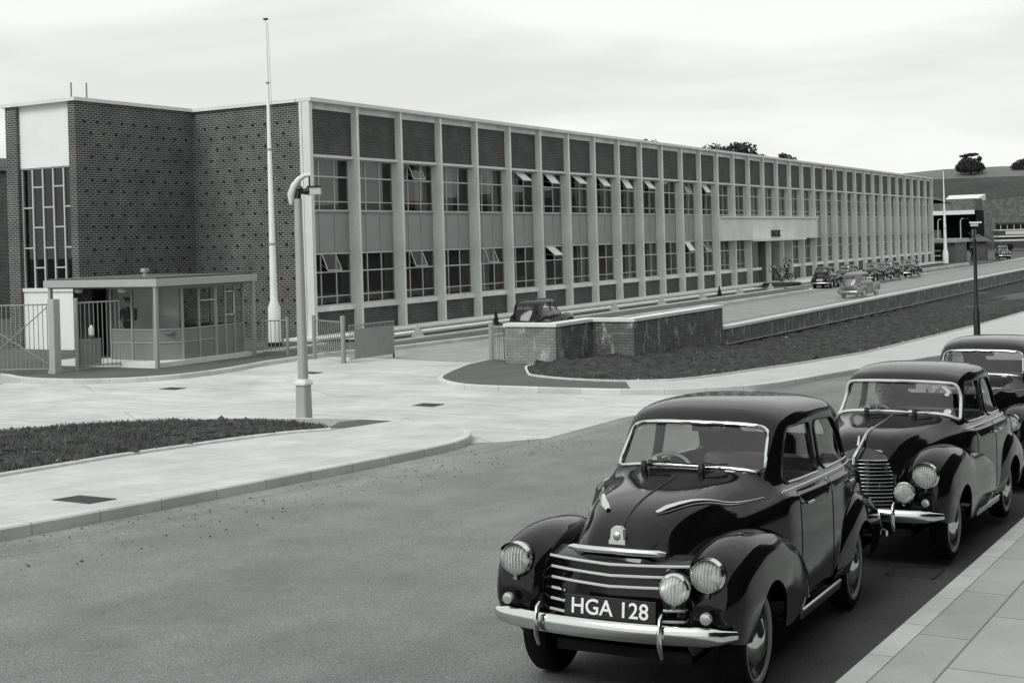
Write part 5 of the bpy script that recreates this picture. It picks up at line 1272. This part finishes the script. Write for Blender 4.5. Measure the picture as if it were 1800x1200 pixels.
# ---------------------------------------------------------------- far buildings
f=empty('workshop',(0,0,0),0,'far workshop with a pale fascia over a wide dark opening and a rooflight','workshop')
def fp(nm,mb,mt,par=f,**k): return obj(nm,mb,mt,par,**k)
mb=MB(); mb.box(184,186,21,30,-1,7.6); mb.box(184,190,11.8,30,6.3,8.2); fp('wall',mb,M['rough'])
mb=MB(); mb.box(183.6,184,11.9,30,5.7,6.35); fp('fascia',mb,M['conc_lt'])
mb=MB(); mb.box(190,190.4,11.8,30,-1,6.3); mb.box(184.1,190,11.6,11.75,-1,6.2); mb.box(184.2,190,11.85,30,5.6,5.68); fp('dark_interior',mb,M['dark'])
for y in (12.3,18.4,20.3):
    m=MB(); m.box(189.8,189.95,y,y+1.3,1.9,3.3); fp('far_daylight_panel',m,M['pale'])  # solid pale panels painted in place of daylight through openings
mb=MB(); mb.add([(184,18.6,7.6),(184,30,7.6),(184,30,8.4),(184,22,9.3),(184,15.6,7.6),(195,18.6,7.6),(195,30,7.6),(195,30,8.4),(195,22,9.3),(195,15.6,7.6)],[(0,4,3,2,1),(3,4,9,8),(2,3,8,7)]); fp('gable',mb,M['render'])
mb=MB(); mb.add([(186,12.2,8.0),(186,17.0,8.0),(192,11.6,9.0),(192,17.4,9.0),(192,11.6,8),(192,17.4,8)],[(0,1,3,2),(2,3,5,4),(0,2,4),(1,5,3)]); fp('rooflight',mb,M['conc_lt'])
f2=empty('brick_hall',(0,0,0),0,'big windowless mottled brick hall behind the bus at the far right','building')
mb=MB(); mb.box(201,240,-40,15.0,-2,8.1)
mb.add([(201,-40,8.1),(201,15,8.1),(201,-10,9.6),(240,-40,8.1),(240,15,8.1),(240,-10,9.6)],[(0,2,1),(0,3,5,2),(2,5,4,1)]); fp('wall',mb,M['rough'],f2)
f3=empty('far_gatehouse',(0,0,0),0,'low dark far gatehouse and fence block beyond the end of the facade','gatehouse')
mb=MB(); mb.box(104,110,-.8,7,-.6,1.95); fp('wall',mb,M['brick'],f3)
mb=MB(); mb.box(103.6,110.4,-1.0,7.4,1.95,2.35); fp('roof',mb,M['canopy'],f3)
mb=MB(); mb.box(103.9,104,.2,1.6,.3,1.7); fp('window',mb,M['dark'],f3)
mb=MB(); mb.box(103.85,103.9,.6,1.2,.55,.7); mb.box(103.85,103.9,.6,1.2,1.1,1.18); fp('notice',mb,M['pale'],f3)
f4=empty('far_kiosk',(0,0,0),0,'small far kiosk with a hipped roof just left of the black lamp standard','kiosk')
mb=MB(); mb.box(116,117.6,-1.6,0,-.6,1.9); fp('wall',mb,M['brick2'],f4)
mb=MB(); mb.add([(115.6,-2.1,1.9),(118,-2.1,1.9),(118,.5,1.9),(115.6,.5,1.9),(116.8,-.8,2.7)],[(0,1,4),(1,2,4),(2,3,4),(3,0,4),(3,2,1,0)]); fp('roof',mb,M['render'],f4)
for (x,y,lab) in ((120,4.2,'pale far lamp post before the dark workshop opening, left one'),(121,1.9,'pale far lamp post before the dark workshop opening, right one')):
    r=empty('street_lamp',(x,y,G(x,y)),0,lab,'street lamp','far lamp posts'); m=MB(); m.tube([(0,0,0),(0,0,4.3),(0,-.12,4.55),(0,-.35,4.6)],[.09,.065,.06,.05],6); obj('column',m,M['postconc'],r); m=MB(); m.box(-.1,.1,-.85,-.35,4.5,4.62); obj('lamp_housing',m,M['postblack'],r)
# bus
b=empty('double_decker_bus',(0,0,0),0,'double-decker bus with pale bands standing at the far right edge','bus')
bx0,by1=172.0,6.4   # side faces the camera; nose to the left
def bpart(nm,mb,mt,par=b,**k): return obj(nm,mb,mt,par,**k)
L0=0; 
b.location=(171.2,6.2,G(171,6)); b.rotation_euler=(0,0,R(-62))
mb=MB(); mb.box(0,8.2,0,2.3,.35,1.35); bpart('lower_body',mb,M['bus_dark'],bevel=.08)
mb=MB(); mb.box(.05,8.15,.05,2.25,1.35,1.62); mb.box(0,8.2,0,2.3,1.95,2.22); mb.box(0,8.2,0,2.3,2.95,3.12); bpart('pale_band',mb,M['bus_light'])
mb=MB(); mb.box(.1,8.1,.1,2.2,1.62,1.95); mb.box(.3,8.1,.1,2.2,3.12,3.75); bpart('window',mb,M['dark'])
mb=MB(); mb.box(0,8.2,0,2.3,2.22,2.95); bpart('upper_body',mb,M['bus_dark'],bevel=.05)
mb=MB(); mb.box(.2,8.15,.05,2.25,3.75,4.25); bpart('roof',mb,M['bus_dark'],bevel=.18,sm=50)
mb=MB(); mb.box(1.0,7.6,-.04,0,2.35,2.86); bpart('advert_panel',mb,M['bus_light'])
for k in range(8):
    mb=MB(); mb.box(.3+k*.98,.38+k*.98,.05,.12,3.12,3.75); bpart('window_pillar',mb,M['bus_light'])
for x in (1.6,6.2):
    m=MB(); m.lathe([(.48,-.05),(.5,.0),(.5,.2),(0,.2)],c=(x,0,.45),ax='y',n=18); bpart('wheel',m,M['rubber'])
    m=MB(); m.lathe([(.48,2.1),(.5,2.15),(.5,2.33),(0,2.33)],c=(x,0,.45),ax='y',n=18); bpart('wheel',m,M['rubber'])
# house behind the left end
h=empty('brick_house',(0,0,0),0,'dark gabled building with a chimney glimpsed at the left edge behind the wing','house')
mb=MB(); mb.box(12,26,32.4,46,-1,8.0); fp('wall',mb,M['brick'],h)
mb=MB(); mb.add([(11.6,32.1,8.0),(11.6,46.3,8.0),(11.6,39,9.3),(26.4,32.1,8.0),(26.4,46.3,8.0),(26.4,39,9.3)],[(0,2,5,3),(1,4,5,2),(0,1,2),(3,5,4)]); fp('roof',mb,M['tile'],h)
mb=MB(); mb.box(13,14.2,33.4,34.4,8.0,9.9); fp('chimney',mb,M['brick'],h)
mb=MB(); mb.box(11.95,12,32.6,44,2.0,3.9); fp('window',mb,M['dark'],h)
mb=MB(); mb.box(11.9,12,32.5,44,3.9,4.1); mb.box(11.9,12,32.5,44,1.85,2.0); mb.box(11.5,11.65,31.9,46.4,7.9,8.15); fp('band',mb,M['conc_lt'],h)

# ---------------------------------------------------------------- hill and trees
gxs=[300+12*i for i in range(60)]; gys=[-420+16*j for j in range(60)]
def hillz(x,y):
    s=sms(296,402,x)
    return -1.8+s*(23.6+1.0*math.sin(y*.03+.6)+.3*math.sin(y*.11+x*.02))*(1-sms(110,280,y)*.75)-.02*max(0,x-402)
bm=bmesh.new(); gr=[[bm.verts.new((x,y,hillz(x,y))) for y in gys] for x in gxs]
for i in range(59):
    for j in range(59): bm.faces.new((gr[i][j],gr[i+1][j],gr[i+1][j+1],gr[i][j+1]))
me=bpy.data.meshes.new('hill'); bm.to_mesh(me); bm.free(); smooth(me,80); tag(link('hill',me,M['field']),kind='structure')
# dark lower field: its own strip of ground at the hill foot
bm=bmesh.new(); gr=[[bm.verts.new((x,y,hillz(x,y)+.25)) for y in gys] for x in [300+4.9*i for i in range(16)]]
for i in range(15):
    for j in range(59): bm.faces.new((gr[i][j],gr[i+1][j],gr[i+1][j+1],gr[i][j+1]))
me=bpy.data.meshes.new('lower_field'); bm.to_mesh(me); bm.free(); smooth(me,80); tag(link('lower_field',me,M['field2']),kind='structure')
def tree(x,y,z,blobs,label,seed,h0=0,leaf=.42,n=260,group=None,trunk=(.35,3)):
    r=random.Random(seed); t=empty('tree',(x,y,z),0,label,'tree',group)
    m=MB(); m.tube([(0,0,-1),(0,0,trunk[1]*.6),(.2,.1,trunk[1])],[trunk[0],trunk[0]*.7,trunk[0]*.45],7)
    for (bx,by,bz,br,bh) in blobs: m.tube([(.1,.0,trunk[1]*.7),(bx*.6,by*.6,(trunk[1]+bz)/2),(bx,by,bz)],[trunk[0]*.4,trunk[0]*.25,trunk[0]*.1],5)
    obj('trunk',m,M['bark'],t)
    m=MB()
    for (bx,by,bz,br,bh) in blobs: leafball(m,(bx,by,bz),br,bh,int(n*max(.25,br*br/6)),leaf,r,.25)
    obj('crown',m,M['leaf'],t); return t
def hz(x,y): return hillz(x,y)
def blobset(seed,w,h,n,z0,br):
    r=random.Random(seed); B=[]
    for k in range(n):
        a=r.uniform(0,2*PI); q=math.sqrt(r.random()); zz_=r.uniform(0,1)
        B.append((math.cos(a)*q*w*(1-.45*zz_),math.sin(a)*q*w*(1-.45*zz_),z0+zz_*h,br*r.uniform(.6,1.15),br*r.uniform(.5,.9)))
    return B
tree(379.5,48.8,hz(379.5,48.8)-.4,[(-.5,0,3.0,3.6,2.2),(.5,2.2,2.6,2.4,1.7),(.5,-1.8,2.4,2.4,1.6),(0,.8,4.0,2.6,1.5),(0,-.3,6.2,2.2,.45),(0,1.8,5.9,1.4,.4),(0,-2.6,4.9,.8,.8),(0,-3.3,2.5,.9,.7),(0,3.4,2.0,1.0,.8)],'tree with a thin high upper tier alone on the hill crest at the far right',3,leaf=.27,n=800,trunk=(.4,2.2))
tree(385,34.6,hz(385,34.6)-.8,[(0,0,2.0,3.0,2.0),(0,1.8,1.6,2.0,1.4),(0,-2.2,2.6,2.6,2.1)],'rounded bush-like tree on the hill crest cut by the right edge',4,leaf=.27,n=700)
tree(134.8,34.3,0,blobset(1,5.2,4.4,22,10.7,2.0),'broad dark tree crown rising behind the middle of the factory roof',5,leaf=.26,n=330,group='trees behind the factory',trunk=(.5,9))
tree(136.3,30.9,0,blobset(2,3.0,3.0,12,10.0,1.6),'lower shoulder of dark tree crown right of the broad one behind the factory roof',6,leaf=.26,n=300,group='trees behind the factory',trunk=(.4,8))
tree(138.3,27.8,0,[(0,0,13.5,1.0,.6),(0,.5,13.9,.7,.4),(0,-.8,13.3,.7,.4),(0,0,11.5,1.5,1.2)],'small tuft of treetop showing alone above the factory roof, right of the broad tree',7,leaf=.2,n=420,group='trees behind the factory',trunk=(.3,10))
tree(129.4,43.7,0,blobset(3,2.4,1.8,10,14.4,1.1),'thin treetop barely showing above the factory roof, left of the broad tree',8,leaf=.24,n=200,group='trees behind the factory',trunk=(.4,12))

# ---------------------------------------------------------------- grass, clods, grit
def inpoly(x,y,P):
    c=False; n=len(P)
    for i in range(n):
        (x1,y1),(x2,y2)=P[i],P[(i+1)%n]
        if (y1>y)!=(y2>y) and x<(x2-x1)*(y-y1)/(y2-y1)+x1: c=not c
    return c
def grassmesh(name,poly,box_,n,h,rng,zadd,mask,zf_=None):
    m=MB(); k=0; tries=0
    while k<n and tries<n*12:
        tries+=1; x=rng.uniform(box_[0],box_[1]); y=rng.uniform(box_[2],box_[3])
        if not inpoly(x,y,poly): continue
        d=mask(x,y)
        if rng.random()>d: continue
        k+=1; z=G(x,y)+.12+zadd+(zf_(x,y) if zf_ else 0)
        a=rng.uniform(0,2*PI); hh=h*rng.uniform(.4,1.3)*(.5+d); w_=.006+.004*rng.random()+.002*hh/.1; lx_=rng.gauss(0,.45)*hh; ly2=rng.gauss(0,.45)*hh
        dx,dy=math.cos(a)*w_,math.sin(a)*w_
        m.v+=[(x-dx,y-dy,z),(x+dx,y+dy,z),(x+lx_,y+ly2,z+hh)]; o=len(m.v); m.f.append((o-3,o-2,o-1))
    me=bpy.data.meshes.new(name); me.from_pydata(m.v,[],m.f); o=link(name,me,M['grass'])
    tag(o,kind='stuff'); return o
rg_=random.Random(9)
from mathutils import noise
PV=VL+VB
def mk1(x,y):
    v=noise.noise(Vector((x*.55,y*.55,1.3)))+.35*noise.noise(Vector((x*2.2,y*2.2,4)))
    edge=1 if min(abs(y-q[1])+abs(x-q[0])*.3 for q in VB[:9])<1.5 else 0
    return max(.05,min(1,.45+v*1.1+.3*edge))
o=grassmesh('grass',PV,(-29,-18,-15.2,-8.6),46000,.05,rg_,.02,mk1); tag(o,'short dark grass growing on the near left verge','grass')
PR=RV+[(130,-13.85),(-3.9,-13.85),(-3.9,-12.6),(-6.0,-12.6)]
def mk2(x,y):
    v=noise.noise(Vector((x*.5,y*.5,7.3)))+.35*noise.noise(Vector((x*2,y*2,2)))
    return max(.05,min(1,.5+v*1.0))
o=grassmesh('grass',PR,(-9.5,40,-19.6,-12),56000,.07,rg_,.02,mk2,vdip); tag(o,'rough grass and weeds on the verge below the brick boundary wall','grass')
def clods(name,poly,box_,n,s0,s1,mt,dz,label,rng,cat='stones',zf_=None):
    m=MB(); k=0
    while k<n:
        x=rng.uniform(box_[0],box_[1]); y=rng.uniform(box_[2],box_[3])
        if poly and not inpoly(x,y,poly): continue
        k+=1; s=s0+(s1-s0)*rng.random()**3; z=G(x,y)+dz+(zf_(x,y) if zf_ else 0)
        vs=[]
        for q in ((1,0,0),(-1,0,0),(0,1,0),(0,-1,0),(0,0,1),(0,0,-.4)): vs.append((x+q[0]*s*rng.uniform(.6,1.3),y+q[1]*s*rng.uniform(.6,1.3),z+q[2]*s*rng.uniform(.4,.9)))
        m.add(vs,[(0,2,4),(2,1,4),(1,3,4),(3,0,4),(2,0,5),(1,2,5),(3,1,5),(0,3,5)])
    o=obj(name,m,mt); return tag(o,label,cat,kind='stuff')
M['clod']=mat('soil_clod',.07,.95,var=.4,scale=3); M['clod_lt']=mat('pale_stone',.32,.9,var=.3,scale=3)
clods('soil_clods',PV,(-29,-18,-15.2,-8.6),2200,.015,.085,M['clod'],.17,'dark clods of earth scattered over the left verge',rg_,'soil')
clods('soil_clods',PR,(-9.3,30,-19.6,-12),3000,.02,.11,M['clod'],.16,'dark clods of earth heaped on the verge by the wall',rg_,'soil',vdip)
clods('pale_stones',PV,(-29,-18,-15.2,-8.6),16,.02,.07,M['clod_lt'],.19,'a few pale stones lying in the left verge',rg_)
clods('pale_stones',PR,(-9.3,20,-19.6,-12),110,.015,.07,M['clod_lt'],.17,'pale stones lying in the verge by the wall',rg_,'stones',vdip)
clods('gutter_grit',None,(-29,-17.6,-18.9,-18.05),1500,.004,.018,M['clod_lt'],.004,'pale grit lying along the near left gutter',rg_,'grit')
clods('dark_grit',None,(-30,-17,-19.6,-18.05),420,.005,.02,M['clod'],.004,'dark specks of grit on the road beside the left kerb',rg_,'grit')
